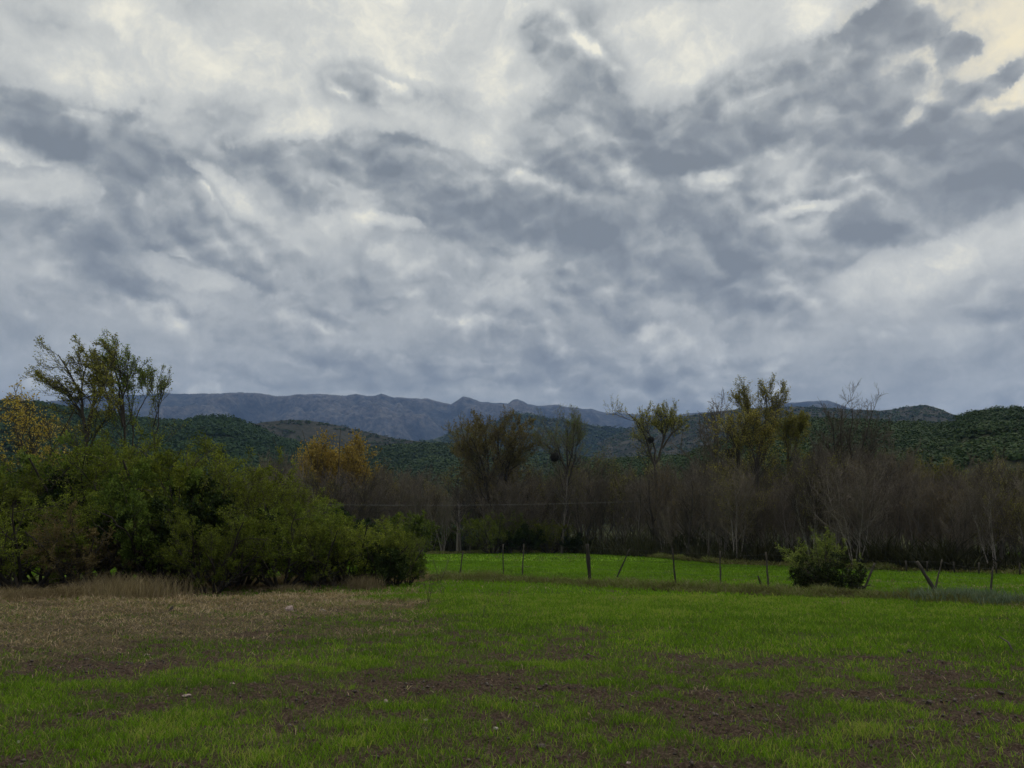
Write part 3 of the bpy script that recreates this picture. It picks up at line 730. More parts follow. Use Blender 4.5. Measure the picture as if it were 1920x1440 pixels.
limb_tree(57, 'russet_topped_tree', 100, [[(921, 1034), (918, 940), (914, 890), (900, 855), (884, 825)], [(916, 900), (915, 850), (908, 808)], [(944, 1030), (943, 900), (936, 850), (932, 806)], [(943, 930), (955, 870), (968, 830), (972, 808)], [(918, 930), (940, 890), (965, 860), (985, 838)], [(915, 900), (888, 870), (872, 850)]],
  'broad tall tree with olive and russet foliage in the middle of the far belt', LF(2, .15), (M_bark, M_twig, M_brownleaf), r0=.26, dy=3, up=.10, n1=15, n2=8, n3=6, l1=.36, t0=.3, rmin=.014, ang=44)
limb_tree(58, 'olive_topped_tree', 102, [[(905, 1034), (903, 930), (893, 880), (880, 850), (868, 830)], [(900, 910), (896, 860), (890, 825)]],
  'olive crowned tree leaning out on the left of the russet one', LF(2, .12), (M_bark, M_twig, M_yolive), r0=.2, dy=2, up=.10, n1=11, n2=8, n3=5, l1=.36, t0=.45, rmin=.018)
limb_tree(59, 'feathery_tree', 98, [[(1066, 1034), (1064, 920), (1061, 870), (1050, 835), (1038, 806)], [(1063, 900), (1063, 850), (1064, 800)], [(1063, 910), (1078, 860), (1086, 810)], [(1062, 880), (1045, 850), (1026, 832)], [(1063, 890), (1074, 840), (1076, 798)]],
  'open feathery tree with thin green twigs right of the russet one', LF(1, .09), (M_bark, M_twig, M_olive), r0=.2, dy=3, up=.12, n1=14, n2=8, n3=5, l1=.34, t0=.25, rmin=.012, ang=40)
limb_tree(60, 'forked_tree', 86, [[(1231, 1034), (1230, 930), (1227, 872), (1217, 845), (1208, 815), (1195, 792), (1178, 780)], [(1227, 875), (1230, 845), (1222, 822), (1214, 795), (1212, 780)], [(1227, 872), (1240, 848), (1246, 815), (1256, 782)], [(1236, 855), (1244, 820), (1240, 785)], [(1242, 840), (1258, 815), (1275, 800)]],
  'forked tree with yellow green plumes on bare limbs above the belt', LF(1, .12), (M_bark, M_bark, M_yolive), r0=.22, dy=2, up=.12, n1=11, n2=8, n3=5, l1=.27, t0=.5, rmin=.012, ang=40)
limb_tree(61, 'yellow_green_tree', 66, [[(1426, 1050), (1424, 920), (1420, 840), (1420, 790), (1407, 745)], [(1422, 860), (1434, 800), (1436, 745)], [(1424, 880), (1446, 810), (1462, 748)], [(1421, 820), (1412, 780), (1396, 752)]],
  'tallest yellow green tree behind the right grove', LF(1, .11), (M_bark, M_twig, M_yolive), r0=.16, dy=2, up=.18, n1=14, n2=8, n3=5, l1=.26, t0=.45, ang=34, rmin=.010)
limb_tree(69, 'yellow_green_tree', 63, [[(1388, 1050), (1386, 900), (1380, 850), (1368, 815), (1358, 800)], [(1384, 880), (1386, 830), (1392, 795)], [(1414, 1050), (1417, 880), (1406, 835), (1400, 800)], [(1414, 880), (1424, 840), (1438, 810)]],
  'yellow crowned tree on dark forked stems left of the tallest one', LF(1, .11), (M_bark, M_bark, M_yolive), r0=.15, dy=2, up=.06, n1=14, n2=8, n3=5, l1=.30, t0=.5, ang=46, rmin=.010)
limb_tree(64, 'tall_bare_tree', 58, [[(1578, 1050), (1575, 900), (1574, 820), (1578, 765)], [(1594, 1050), (1592, 900), (1598, 820), (1600, 765)], [(1596, 1050), (1606, 880), (1622, 820), (1634, 772)], [(1576, 900), (1562, 840), (1556, 790)], [(1604, 900), (1632, 850), (1655, 815)]],
  'tall fan shaped leafless tree rising above the right grove', None, (M_bark, M_twig), r0=.13, dy=2, up=.12, n1=14, n2=7, n3=5, l1=.28, t0=.25)
limb_tree(62, 'yellow_green_tree', 68, [[(1480, 1050), (1478, 920), (1472, 860), (1458, 822)], [(1477, 880), (1490, 835), (1494, 795)], [(1475, 870), (1478, 830), (1474, 800)]],
  'bushy olive yellow tree on the right side of the tallest one', LF(2, .10), (M_bark, M_twig, M_yolive), r0=.13, dy=2, up=.08, n1=14, n2=8, n3=5, l1=.28, t0=.45, ang=44, rmin=.010)
own_tree(65, 'tall_bare_tree', 1360, 68, 745, 'leafless tree whose pale twigs reach the sky left of the tallest yellow green one', n=2, spread=.2, mats=(M_barkg, M_twig), up=.18, ang=28, wid=.05)
own_tree(66, 'olive_tree', 1775, 62, 860, 'olive brown rounded tree at the top of the right grove', n=4, spread=.5, leaf=LF(2, .09), mats=(M_bark, M_twig, M_yolive), up=.05, ang=45)
own_tree(67, 'olive_tree', 1395, 55, 872, 'olive leaved tree in the left half of the right grove', n=4, spread=.4, leaf=LF(1, .09), mats=(M_bark, M_twig, M_yolive), up=.1, ang=40)

# low leafy shrubs at the foot of the far belt
for (pl_, px, top, y, rz, wd_, lab, nm) in [
 (SH_C, 925, 962, 93, .4, 1.1, 'pale olive shrub in the gap of the far belt', 'field_edge_shrub'),
 (SH_D, 985, 985, 92, 1.4, 1.1, 'dark green shrub at the foot of the single stemmed tree in the far belt', 'field_edge_shrub'),
 (SH_D, 955, 1000, 94, 1.9, 1.3, 'low dark green shrub left of the taller dark one at the far belt', 'field_edge_shrub'),
 (SH_C, 1030, 975, 95, 3.4, 1.1, 'yellowish olive shrub right of the single stemmed tree in the far belt', 'field_edge_shrub'),
 (SH_D, 1085, 1000, 93, 4.4, 1.4, 'blackish low shrub on the grassy verge right of the yellowish one', 'field_edge_shrub'),
 (SH_D, 640, 955, 88, 5.4, 1.3, 'dark evergreen shrub in the far belt above the thicket', 'field_edge_shrub'),
 (SH_D, 1290, 1005, 80, .4, 1.3, 'dark low shrub beside the power pole', 'field_edge_shrub'),
 (SH_B, 830, 985, 110, 2.4, 1.3, 'light green shrub seen through the trees beyond the end of the thicket', 'field_edge_shrub')]:
    place_px(pl_, nm, px, 0, top, y, lab, 'shrub', None, rz, 3.05, wd_)

# ---- undergrowth below both belts
def undergrowth():
    rng = np.random.RandomState(90); parts = []
    def base(px): return np.interp(px, [400, 820, 1000, 1240, 1350, 1450, 1560, 1700, 1920], [1036, 1036, 1034, 1046, 1057, 1059, 1064, 1071, 1076])
    n = 90000
    px = rng.uniform(380, 2050, n); yb = 1.6 * F / (base(px) - 1012)
    y = yb * (1.03 + rng.rand(n) ** 1.5 * .5)
    x = (px - 960) / F * y / math.cos(PITCH) * 1.0
    h = (.15 + 1.9 * rng.rand(n) ** 2.5) * (3.2 * fbm(x, y, 2.5, 3, 2) ** 2) * np.where(px > 1330, .9, 1.25)
    cl = fbm(x, y, 2.5, 2, 1)
    V = blades(rng, x, y, np.zeros(n) - .05, h, .03 + .05 * rng.rand(n), rng.rand(n) * .8, np.clip(.15 + .5 * cl + .15 * rng.randn(n), 0, 1), .4)
    blades_obj('undergrowth', [V], leaf_mat('undergrowth_leaf', [(0, (.015, .016, .010)), (.5, (.035, .034, .018)), (1, (.06, .07, .025))], .2), 'dark brambles and dead stems at the foot of the trees', 'undergrowth')
undergrowth()

def blobs_leaf(rng, x, y, z, rad, hgt, per, q, tone):
    """leafy crowns as scattered faces on rounded forms"""
    n = len(x); N = n * per; i = np.repeat(np.arange(n), per)
    v = unit(rng.randn(N, 3)); v[:, 2] = np.abs(v[:, 2]) * 1.0 - .15
    lump = .75 + .35 * rng.rand(N)
    c = np.stack([x, y, z], -1)[i] + v * np.stack([rad, rad, hgt], -1)[i] * lump[:, None]
    nr = unit(v * np.array([.7, .7, 1.]) + np.array([0, 0, .45]) + rng.randn(N, 3) * .32)
    a = unit(np.cross(nr, rng.randn(N, 3))); b = np.cross(nr, a)
    s = (q[i] * (.45 + .8 * rng.rand(N)))[:, None]
    V = np.stack([c - a * s, c + b * s * .8, c + a * s, c - b * s * .8], 1).reshape(-1, 3)
    t = np.clip(tone[i] + .12 * rng.randn(N), 0, 1)
    return V, np.arange(N * 4).reshape(N, 4), np.repeat(t, 4)

# ------------------------------------------------------------------ hills
M_forest = leaf_mat('forest_leaf', [(0, (.013, .028, .014)), (.45, (.030, .054, .022)), (.8, (.055, .085, .030)), (1, (.10, .11, .045))], .15, .8, 0)
def hill_mat(name, c_lo, c_mid, c_hi, sc, rock=(.20, .18, .165)):
    m, b = new_mat(name)
    pos = b.n('ShaderNodeTexCoord').outputs['Object']
    n = b.noise(pos, sc, 8, .62); n2 = b.noise(pos, sc * 7, 6, .7)
    c = b.ramp(b.m('ADD', b.m('MULTIPLY', n, .55), b.m('MULTIPLY', n2, .45)), [(.36, c_lo), (.5, c_mid), (.64, c_hi)])
    c = b.mix(b.m('MULTIPLY', attr(b, 'rock'), b.rng(n2, .35, .6)), c, rock)
    d = b.n('ShaderNodeBsdfPrincipled'); b.l(c, d.inputs['Base Color']); d.inputs['Roughness'].default_value = .95
    d.inputs['Specular IOR Level'].default_value = .05
    bp = b.n('ShaderNodeBump'); bp.inputs['Strength'].default_value = 1.; bp.inputs['Distance'].default_value = .6 / sc * .1
    b.l(n2, bp.inputs['Height']); b.l(bp.outputs[0], d.inputs['Normal'])
    finish(b, d.outputs[0]); return m
HILLS = {}
def hill(name, sil, r0, rc, mat, label, na=500, nr=120, relief=.12, bump=.01, seed=0, drop=0., power=1., back=.6, rockf=None, gsc=None):
    azs = []; tans = []
    for (px, py) in sil:
        d = D(px, py); azs.append(math.atan2(d[0], d[1])); tans.append(d[2] / math.hypot(d[0], d[1]))
    azs = np.array(azs); tans = np.array(tans)
    a = np.linspace(azs[0], azs[-1], na)
    H = np.interp(a, azs, tans) * rc + 1.6 - drop
    rc_v = rc * (1 + .06 * (fbm(a * 12, a * 0, 1, 2, seed) - .5))
    H = (H - 1.6) * rc_v / rc + 1.6
    xs = a * rc
    H = H + (fbm(xs, xs * 0 + seed, rc * .012, 4, seed, .6) - .5) * rc * bump
    t = np.concatenate([np.linspace(0, 1, nr), 1 + np.linspace(.02, back, nr // 5)])
    T, A = np.meshgrid(t, a, indexing='ij')
    RC = np.broadcast_to(rc_v, A.shape); HH = np.broadcast_to(H, A.shape)
    Rr = r0 + T * (RC - r0)
    X = Rr * np.sin(A); Y = Rr * np.cos(A)
    gsc = gsc or rc * .07
    rn = fbm(X, Y, gsc, 5, seed + 2, .55); rid = 1 - np.abs(2 * rn - 1)
    shp = np.where(T <= 1, T ** power, 1 - ((T - 1) / back) ** 1.5 * 1.05)
    env = np.clip(T, 0, 1) * np.clip(1 - T, 0, 1) * 4
    Z = HH * shp + (rid - .6) * relief * HH * env
    # never above the line of sight to the crest
    cap = 1.6 + (HH - 1.6) * (Rr / RC) * (1 - .03 * (1 - np.clip(T, 0, 1)))
    Z = np.where(T < 1, np.minimum(Z, cap), Z) - (1 - np.clip(T * 20, 0, 1)) * 3
    q = np.arange(len(t) * na).reshape(len(t), na)
    Fc = np.stack([q[:-1, :-1], q[:-1, 1:], q[1:, 1:], q[1:, :-1]], -1).reshape(-1, 4)
    rock = sstep(.80, .97, rid) * .5 if rockf == 'lit_ridge_rock' else rockf(A, T, X, Y) if rockf else np.zeros_like(A)  # far range: pale ridge rock that also paints a highlight on the folds
    me = mesh_np(name, np.stack([X, Y, Z], -1).reshape(-1, 3), [Fc], mat, {'rock': np.clip(rock, 0, 1).ravel()}, True)
    o = obj(name, me); tag(o, label, 'hills', kind='structure')
    def surf(az, tt):
        fa = (az - a[0]) / (a[-1] - a[0]) * (na - 1); ft = tt * (nr - 1)
        ia = np.clip(fa.astype(int), 0, na - 2); it = np.clip(ft.astype(int), 0, nr - 2)
        fa = np.clip(fa - ia, 0, 1); ft = np.clip(ft - it, 0, 1)
        def L_(Q): return (Q[it, ia] * (1 - fa) + Q[it, ia + 1] * fa) * (1 - ft) + (Q[it + 1, ia] * (1 - fa) + Q[it + 1, ia + 1] * fa) * ft
        return L_(X), L_(Y), L_(Z)
    HILLS[name + label] = surf
    return surf, (azs[0], azs[-1])
def forest(name, surf, az, n, rad, per, q, label, seed, tone_sc, t0=.02, t1=.995, keepf=None, hk=.62, lo=.0, hi=.75):
    rng = np.random.RandomState(seed)
    a = rng.uniform(az[0], az[1], n); t = t0 + (t1 - t0) * rng.rand(n) ** .8
    if keepf is not None:
        k = keepf(a, t, rng); a, t = a[k], t[k]; n = len(a)
    x, y, z = surf(a, t)
    rr = rad * (.45 + 1.25 * rng.rand(n) ** 2.2) * (.7 + .6 * fbm(x, y, rad * 14, 3, seed + 1))
    tone = np.clip(lo + (hi - lo) * (.15 * (fbm(x, y, tone_sc, 4, seed) - .5) * 3.4 + .28 * rng.rand(n) + .5), 0, 1)
    V, f, tn = blobs_leaf(rng, x, y, z + rr * .1, rr * 1.15, rr * hk, per, np.full(n, q), tone)
    tag(obj(name, mesh_np(name, V, [f], M_forest, {'tone': tn})), label, 'forest', kind='stuff')

azpx = lambda px: math.atan2(D(px, 800)[0], D(px, 800)[1])
# far range
m_far = hill_mat('far_mountain', (.016, .022, .022), (.045, .050, .045), (.12, .115, .10), .0045)
hill('mountain_range', [(-500, 790), (-100, 765), (60, 756), (120, 750), (147, 743), (200, 741), (260, 740), (300, 738), (350, 739), (400, 738), (440, 736), (490, 738), (520, 742), (560, 740), (600, 739), (645, 742),
 (667, 738), (690, 742), (703, 741), (715, 738), (740, 745), (800, 748), (833, 756), (846, 758), (857, 750), (868, 742), (880, 745), (893, 749), (900, 753), (940, 755), (952, 757), (962, 750), (972, 749), (984, 755), (990, 759), (1015, 761),
 (1040, 758), (1048, 758), (1055, 761), (1080, 764), (1110, 767), (1140, 776), (1155, 773), (1175, 776), (1200, 777), (1250, 779), (1300, 774), (1350, 770), (1400, 768), (1440, 763), (1475, 756), (1530, 752), (1552, 749), (1575, 759), (1600, 767), (1700, 775), (1900, 790), (2500, 800)],
 4200, 6500, m_far, 'long rocky blue grey mountain range on the horizon', na=1500, nr=170, relief=.60, bump=.0030, seed=1, gsc=800, rockf='lit_ridge_rock')
# middle hills
m_mid = hill_mat('mid_hill', (.022, .034, .022), (.038, .052, .030), (.075, .078, .05), .02)
m_brn = hill_mat('brown_hill', (.022, .028, .018), (.042, .042, .030), (.075, .068, .050), .02)
s_, az_ = hill('wooded_hill', [(700, 835), (780, 828), (815, 823), (860, 804), (900, 801), (935, 788), (950, 781), (965, 776), (980, 775), (1000, 779), (1030, 785), (1060, 787), (1110, 797), (1140, 802), (1200, 804), (1300, 815), (1420, 840)],
 1500, 2300, m_mid, 'dark wooded hill in the middle distance below the twin peaks', na=700, relief=.12, bump=.0008, seed=2)
forest('distant_forest', s_, az_, 9000, 9., 12, 3.6, 'distant woods on the hill below the twin peaks', 31, 150., keepf=lambda a, t, r: r.rand(len(a)) < .35 + .6 * (a > azpx(900)))
s_, az_ = hill('brown_hill', [(1120, 830), (1190, 800), (1250, 786), (1290, 779), (1330, 773), (1390, 766), (1450, 763), (1500, 762), (1560, 765), (1600, 768), (1650, 770), (1680, 766), (1705, 762), (1735, 759), (1760, 766), (1790, 778), (1850, 790), (2000, 800), (2300, 810)],
 1000, 1700, m_brn, 'brown scrubby hill behind the right grove', na=900, relief=.12, bump=.0012, seed=3)
forest('hill_scrub', s_, az_, 5200, 5., 12, 2.0, 'scattered scrub on the brown hill at right', 32, 90.)
s_, az_ = hill('brown_hill', [(380, 830), (430, 803), (500, 791), (530, 788), (560, 787), (600, 791), (640, 799), (680, 808), (740, 822), (800, 829), (870, 834), (980, 850)],
 900, 1250, m_brn, 'brown grassy hill behind the left forest slope', na=500, relief=.12, bump=.0008, seed=4)
forest('hill_scrub', s_, az_, 2600, 3.8, 14, 1.6, 'dark scrub dotting the brown hill at left', 33, 60., keepf=lambda a, t, r: fbm(a * 1200, t * 350, 40, 3, 5) > .42 - .25 * (t > .93))
# valley forest
m_for = hill_mat('forest_floor', (.012, .020, .010), (.022, .032, .016), (.035, .042, .022), .05)
s_, az_ = hill('forested_hill', [(560, 862), (640, 845), (700, 834), (760, 830), (830, 829), (880, 832), (960, 842), (1050, 850), (1150, 858), (1250, 862)],
 330, 780, m_for, 'low forested rise filling the valley mouth', na=500, relief=.10, bump=.002, seed=5, drop=3)
forest('valley_forest', s_, az_, 6500, 4.2, 34, 1.25, 'dark green forest filling the valley in the middle', 34, 80., t0=.0)
s_, az_ = hill('forested_hill', [(-700, 735), (-200, 742), (0, 747), (50, 749), (85, 752), (120, 758), (200, 769), (250, 779), (300, 784), (340, 784), (360, 780), (385, 777), (420, 776), (440, 782), (480, 798), (520, 816), (600, 836), (700, 856), (860, 882)],
 300, 800, m_for, 'long dark forested hillside behind the thicket at left', na=900, relief=.10, bump=.002, seed=6, drop=3)
forest('hillside_forest', s_, az_, 15000, 4.2, 30, 1.25, 'dark green forest covering the left hillside', 35, 80., t0=.05)
# right hill
m_rt = hill_mat('right_hill', (.016, .024, .012), (.036, .040, .020), (.070, .070, .034), .12, (.17, .15, .14))
s_, az_ = hill('forested_hill', [(1040, 880), (1110, 866), (1160, 856), (1250, 850), (1300, 842), (1340, 828), (1370, 815), (1400, 800), (1440, 786), (1480, 779), (1560, 779), (1640, 781), (1700, 784), (1760, 788), (1790, 786), (1800, 773), (1820, 764), (1840, 758), (1870, 756), (1885, 760), (1900, 755), (1925, 763), (1960, 768), (2050, 775), (2300, 770), (2600, 780)],
 110, 360, m_rt, 'dark green scrub covered hill at right', na=900, nr=160, relief=.08, bump=.004, seed=7, drop=2.2,
 rockf=lambda A, T, X, Y: (A > azpx(1785)) * (A < azpx(1885)) * sstep(.86, .93, T))
def kR(a, t, r):
    rock = (a > azpx(1787)) & (a < azpx(1868)) & (t > .90)
    field = (t < .31) & (a > azpx(1560))
    return ~(rock & (r.rand(len(a)) < .96)) & ~(field & (r.rand(len(a)) < .93))
forest('hillside_scrub', s_, az_, 9500, 2.5, 75, .42, 'dense dark green scrub trees covering the right hill', 36, 30., t0=.12, t1=.97, keepf=kR)

# ------------------------------------------------------------------ fence line
def ray_base(px, py): g_ = G(px, py); return g_
def tube_mesh(name, pts, rads, mat, k=8, cap=True):
    pts = np.array(pts, float)[None]; rads = np.array(rads, float)[None]
    V, q = tubes(pts, rads, k); fs = [q]
    S = pts.shape[1]
    if cap:
        V = np.concatenate([V, pts[0, :1], pts[0, -1:]]); c0, c1 = len(V) - 2, len(V) - 1
        i = np.arange(k); fs.append(np.stack([np.full(k, c0), (i + 1) % k, i], -1))
        o = (S - 1) * k; fs.append(np.stack([np.full(k, c1), o + i, o + (i + 1) % k], -1))
    return mesh_np(name, V, fs, mat, smooth=True)
def build_fence():
    root = empty('wire_fence', (0, 0, 0), 'old wire fence of crooked wooden posts between the two fields', 'fence')
    FP = [ # base px, top px, radius m, label
     (862, 1079, 868, 1034, .035, None), (944, 1080, 943, 1020, .032, None), (979, 1081, 982, 1020, .032, None),
     (1106, 1087, 1101, 1020, .08, 'thick weathered grey post'), (1156, 1084, 1181, 1029, .035, 'post leaning far to the right'),
     (1267, 1096, 1261, 1029, .030, None), (1351, 1100, 1350, 1033, .030, None), (1441, 1102, 1436, 1035, .034, None),
     (1620, 1106, 1640, 1056, .040, 'leaning dark post beside the round bush'), (1760, 1118, 1719, 1053, .055, 'thick dark post leaning far to the left'),
     (1751, 1112, 1767, 1049, .028, None), (1856, 1121, 1862, 1062, .030, None), (790, 1080, 792, 1030, .03, None)]
    tops = []
    rng = np.random.RandomState(8)
    for (bx, by, tx, ty, r, lab) in FP:
        b = G(bx, by); t = P(tx, ty, b[1])
        v = t - b; n = 7
        pts = [b - v * .12 + v * 1.12 * i / (n - 1) + rng.randn(3) * np.array([.004, .004, 0]) * (1 + 8 * (r > .08) * .2) for i in range(n)]
        rad = [r * (1.05 - .25 * i / (n - 1)) * (1 + .12 * rng.randn()) for i in range(n)]
        o = obj('post', tube_mesh('post', pts, rad, M_post, 9), root)
        if lab: o['label'] = lab
        tops.append((bx, b, t))
    tops.sort(key=lambda q: q[0])
    use = [q for q in tops if q[0] not in (1156, 1760, 1620)]
    for h in (.93, .62, .33):
        for (ax, b0, t0), (cx, b1, t1) in zip(use[:-1], use[1:]):
            A = b0 + (t0 - b0) * h; C_ = b1 + (t1 - b1) * h
            L = np.linspace(0, 1, 7)[:, None]; pts = A * (1 - L) + C_ * L; pts[:, 2] -= (.05 * 4 * L * (1 - L))[:, 0]
            obj('wire', tube_mesh('wire', pts, [.0022] * 7, M_wire, 4), root)
    # fallen stump beside a post
    b = G(1428, 1098)
    o = obj('broken_post', tube_mesh('broken_post', [b + np.array([.03, 0, -.1]), b + (P(1424, 1088, b[1]) - b), P(1421, 1079, b[1])], [.045, .04, .025], M_post, 8))
    tag(o, 'short broken dark post stump leaning left of a fence post', 'post')
    # far fence at the foot of the right grove
    r2 = empty('wire_fence', (0, 0, 0), 'low distant fence along the foot of the right grove', 'fence')
    pp = []
    for px in (1700, 1738, 1790, 1835, 1868, 1912, 1960):
        by = np.interp(px, [1560, 1700, 1920], [1066, 1073, 1078]); b = G(px, by); t = P(px + rng.uniform(-2, 2), by - 22, b[1])
        obj('post', tube_mesh('post', [b - (0, 0, .1), (b + t) / 2, t], [.04, .038, .035], M_post, 7), r2); pp.append((b, t))
    for h in (.9, .5):
        for (b0, t0), (b1, t1) in zip(pp[:-1], pp[1:]):
            A = b0 + (t0 - b0) * h; C_ = b1 + (t1 - b1) * h
            obj('wire', tube_mesh('wire', [A, (A + C_) / 2 - (0, 0, .03), C_], [.002] * 3, M_wire, 4), r2)
build_fence()

# weedy bank along the fence, verge of the far field
def strip(name, ctl, n, h, seed, mat, label, w_near, w_far, wid=(.006, .014), hmod=2.0, z=-.02, cat='weeds'):
    rng = np.random.RandomState(seed)
    g_ = np.array([G(a, b)[:2] for a, b in ctl]); 
    u = rng.rand(n) * (len(g_) - 1); i = np.minimum(u.astype(int), len(g_) - 2); f = (u - i)[:, None]
    # denser where nearer
    p = g_[i] * (1 - f) + g_[i + 1] * f
    off = rng.uniform(-w_near, w_far, n)
    off = off + (fbm(p[:, 0], p[:, 1], hmod, 3, 2) - .5) * .8
    x = p[:, 0]; y = p[:, 1] + off
    cl = fbm(x, y, hmod * .5, 3, 4)
    prof = 1 - np.abs(off - (w_far - w_near) / 2) / (w_far + w_near) * 1.2
    hh = h * np.clip(prof, .2, 1) * (.3 + 1.3 * cl) * (.4 + .9 * rng.rand(n))
    tone = np.clip(cl * 1.1 - .1 + .22 * rng.randn(n), 0, 1)
    V = blades(rng, x, y, np.full(n, z), hh, rng.uniform(wid[0], wid[1], n), rng.rand(n) * 1.1, tone, .5)
    return blades_obj(name, [V], mat, label, cat)
strip('weeds', [(700, 1090), (830, 1086), (960, 1091), (1106, 1099), (1260, 1106), (1440, 1113), (1600, 1119), (1760, 1128), (1960, 1137)], 42000, .36, 12, M_weed, 'low brown and green weeds on the bank along the fence', .9, 1.8, (.010, .026), 1.2)
strip('verge_grass', [(800, 1039), (1000, 1036), (1130, 1037), (1240, 1047), (1350, 1058), (1560, 1064), (1700, 1071), (1960, 1077)], 42000, .5, 13, M_weed, 'dull olive grass on the verge at the foot of the trees', 1.0, 3.5, (.04, .09), 5.)
strip('dry_weeds', [(-120, 1128), (60, 1124), (200, 1114), (330, 1096), (420, 1090), (560, 1096), (700, 1094), (800, 1088)], 26000, .55, 14, M_drygrass, 'tall pale dry grass under the edge of the thicket', .7, 1.6, (.006, .014), 1.6)

def tuft(px, py, top, n, wpx, mat, name, label, cat, seed, lean=.5, wd_=.006, group=None):
    rng = np.random.RandomState(seed); c = G(px, py); h = P(px, top, c[1])[2]; w = wpx / F * c[1]
    x = c[0] + rng.randn(n) * w * .35; y = c[1] + rng.randn(n) * w * .25
    V = blades(rng, x - c[0], y - c[1], np.full(n, -.02), h * (.45 + .6 * rng.rand(n)), np.full(n, wd_) * (.7 + .8 * rng.rand(n)), rng.rand(n) * lean, np.clip(.45 + .25 * rng.randn(n), 0, 1), .25)
    me = mesh_np(name, V[0], [V[1], V[2]], mat, {'tone': V[3]})
    return tag(obj(name, me, loc=(c[0], c[1], float(gz(c[0], c[1])))), label, cat, group)
tuft(335, 1092, 1040, 1500, 110, M_drygrass, 'grass_tussock', 'tall golden dry grass tussock under the thicket shrubs', 'grass tussock', 1)
tuft(265, 1120, 1065, 1500, 120, M_drygrass, 'grass_tussock', 'pale pinkish dry grass tussock in front of the twiggy shrub', 'grass tussock', 2)
tuft(205, 1112, 1060, 900, 60, M_drygrass, 'grass_tussock', 'narrow brownish grass tussock left of the pale pinkish one', 'grass tussock', 3)
tuft(680, 1104, 1070, 700, 50, M_drygrass, 'grass_tussock', 'small dry tussock at the foot of the right half of the thicket', 'grass tussock', 4)
tuft(545, 1106, 1085, 500, 50, M_drygrass, 'grass_tussock', 'low brown tussock in the middle of the thicket foot', 'grass tussock', 5)
tuft(908, 1088, 1060, 700, 55, M_weed, 'weed_clump', 'brown weed clump on the bank near the left end of the fence', 'weeds', 6)
tuft(1800, 1126, 1096, 1500, 120, M_greyherb, 'herb_clump', 'grey green herb clump spreading along the bank behind the leaning post', 'herbs', 7, .5, .018)
tuft(1890, 1134, 1108, 900, 80, M_greyherb, 'herb_clump', 'lower grey green herb clump at the right edge of the photo', 'herbs', 8, .5, .018)
tuft(1720, 1108, 1096, 400, 40, M_weed, 'weed_clump', 'small weed clump just left of the crossed posts', 'weeds', 9)

# dead saplings and stalks in the crop
def sapling(px, py, top, label, seed, lean=0., name='dead_sapling', nst=3, sp=.25, rad=.008):
    rng = np.random.RandomState(seed); c = G(px, py); h = P(px, top, c[1])[2]
    st = [((0, 0, -.05), (lean + rng.randn() * sp, rng.randn() * sp, 1), h * (.75 + .3 * rng.rand()), rad) for i in range(nst)]
    pl_ = Plant('sapling', rng, st, [dict(seg=6, gnarl=.12, up=.03), dict(n=5, len=.4, ang=35, seg=4, gnarl=.15, up=.1, t0=.25, rmin=.003), dict(n=3, len=.5, ang=35, seg=2, rmin=.002)], None, (M_bark, M_twig), ntr=1, sides=(5, 4, 3, 3, 3, 3))
    r = empty(name, (c[0], c[1], float(gz(c[0], c[1]))), label, 'sapling')
    obj('stem', pl_.trunk, r); obj('twigs', pl_.twig, r)
sapling(803, 1132, 1065, 'tallest dead sapling standing in the crop right of the thicket', 1, .15)
sapling(834, 1118, 1085, 'thin dead sapling between the tallest one and the fence', 2, -.1, nst=2)
sapling(822, 1095, 1040, 'grey sapling at the very end of the thicket', 3, .1, nst=4)
sapling(905, 1158, 1130, 'short dry stalk with a bent top in the middle of the crop', 4, .1, nst=1)
sapling(952, 1115, 1098, 'tiny dark stalk in the bright crop below the third post', 5, .3, nst=1)
sapling(784, 1158, 1143, 'short dark stalk in the crop below the tallest dead sapling', 6, -.1, nst=1)
sapling(730, 1140, 1122, 'small dark stalk between the thicket and the tallest sapling', 7, .1, nst=2)
sapling(1520, 1197, 1186, 'small dark stub in the crop below the round bush', 9, -.3, nst=1, rad=.014)
for (px, py, top, lab, sd) in ((630, 1106, 1068, 'pale bare sprig in front of the thicket', 11), (600, 1104, 1078, 'grey arching sprig left of the pale one', 12), (682, 1100, 1066, 'thin brown sprig right of the pale one', 13)):
    sapling(px, py, top, lab, sd, -.2, 'dead_sprig', 3, .5, .008)
b = G(1902, 1224); t = P(1873, 1193, b[1] + .35)
tag(obj('fallen_branch', tube_mesh('fallen_branch', [b - (0, 0, .02), b * .5 + t * .5 + (.03, 0, .03), t], [.012, .014, .007], M_bark, 7)), 'thin dark curved branch sticking up from the crop at right', 'branch')

# ---- stones and bits
def rock(px, py, wpx, hpx, mat, name, label, cat, seed, group=None):
    import bmesh
    rng = np.random.RandomState(seed); c = G(px, py); s = np.linalg.norm(c - EYE) / F
    bm = bmesh.new(); bmesh.ops.create_icosphere(bm, subdivisions=3, radius=1)
    w, h = wpx * s / 2, hpx * s / 2
    dirs = unit(rng.randn(9, 3)); cut = .55 + .35 * rng.rand(9)
    for v in bm.verts:
        p = np.array(v.co)
        for d_, k in zip(dirs, cut):
            e = p @ d_ - k
            if e > 0: p = p - d_ * e * .9
        p = p + rng.randn(3) * .015
        v.co = (p[0] * w * 1.15, p[1] * w * .9, p[2] * h * 1.2)
    me = bpy.data.meshes.new(name); bm.to_mesh(me); bm.free(); me.materials.append(mat)
    return tag(obj(name, me, loc=(c[0], c[1], float(gz(c[0], c[1])) + h * .5)), label, cat, group)
rock(543, 1147, 15, 15, M_stone, 'stone', 'largest pale pink stone on the worn ground before the thicket', 'stone', 1)
rock(350, 1304, 13, 5, M_stone, 'stone', 'flat pale pink stone in the bare soil streak at left', 'stone', 2)
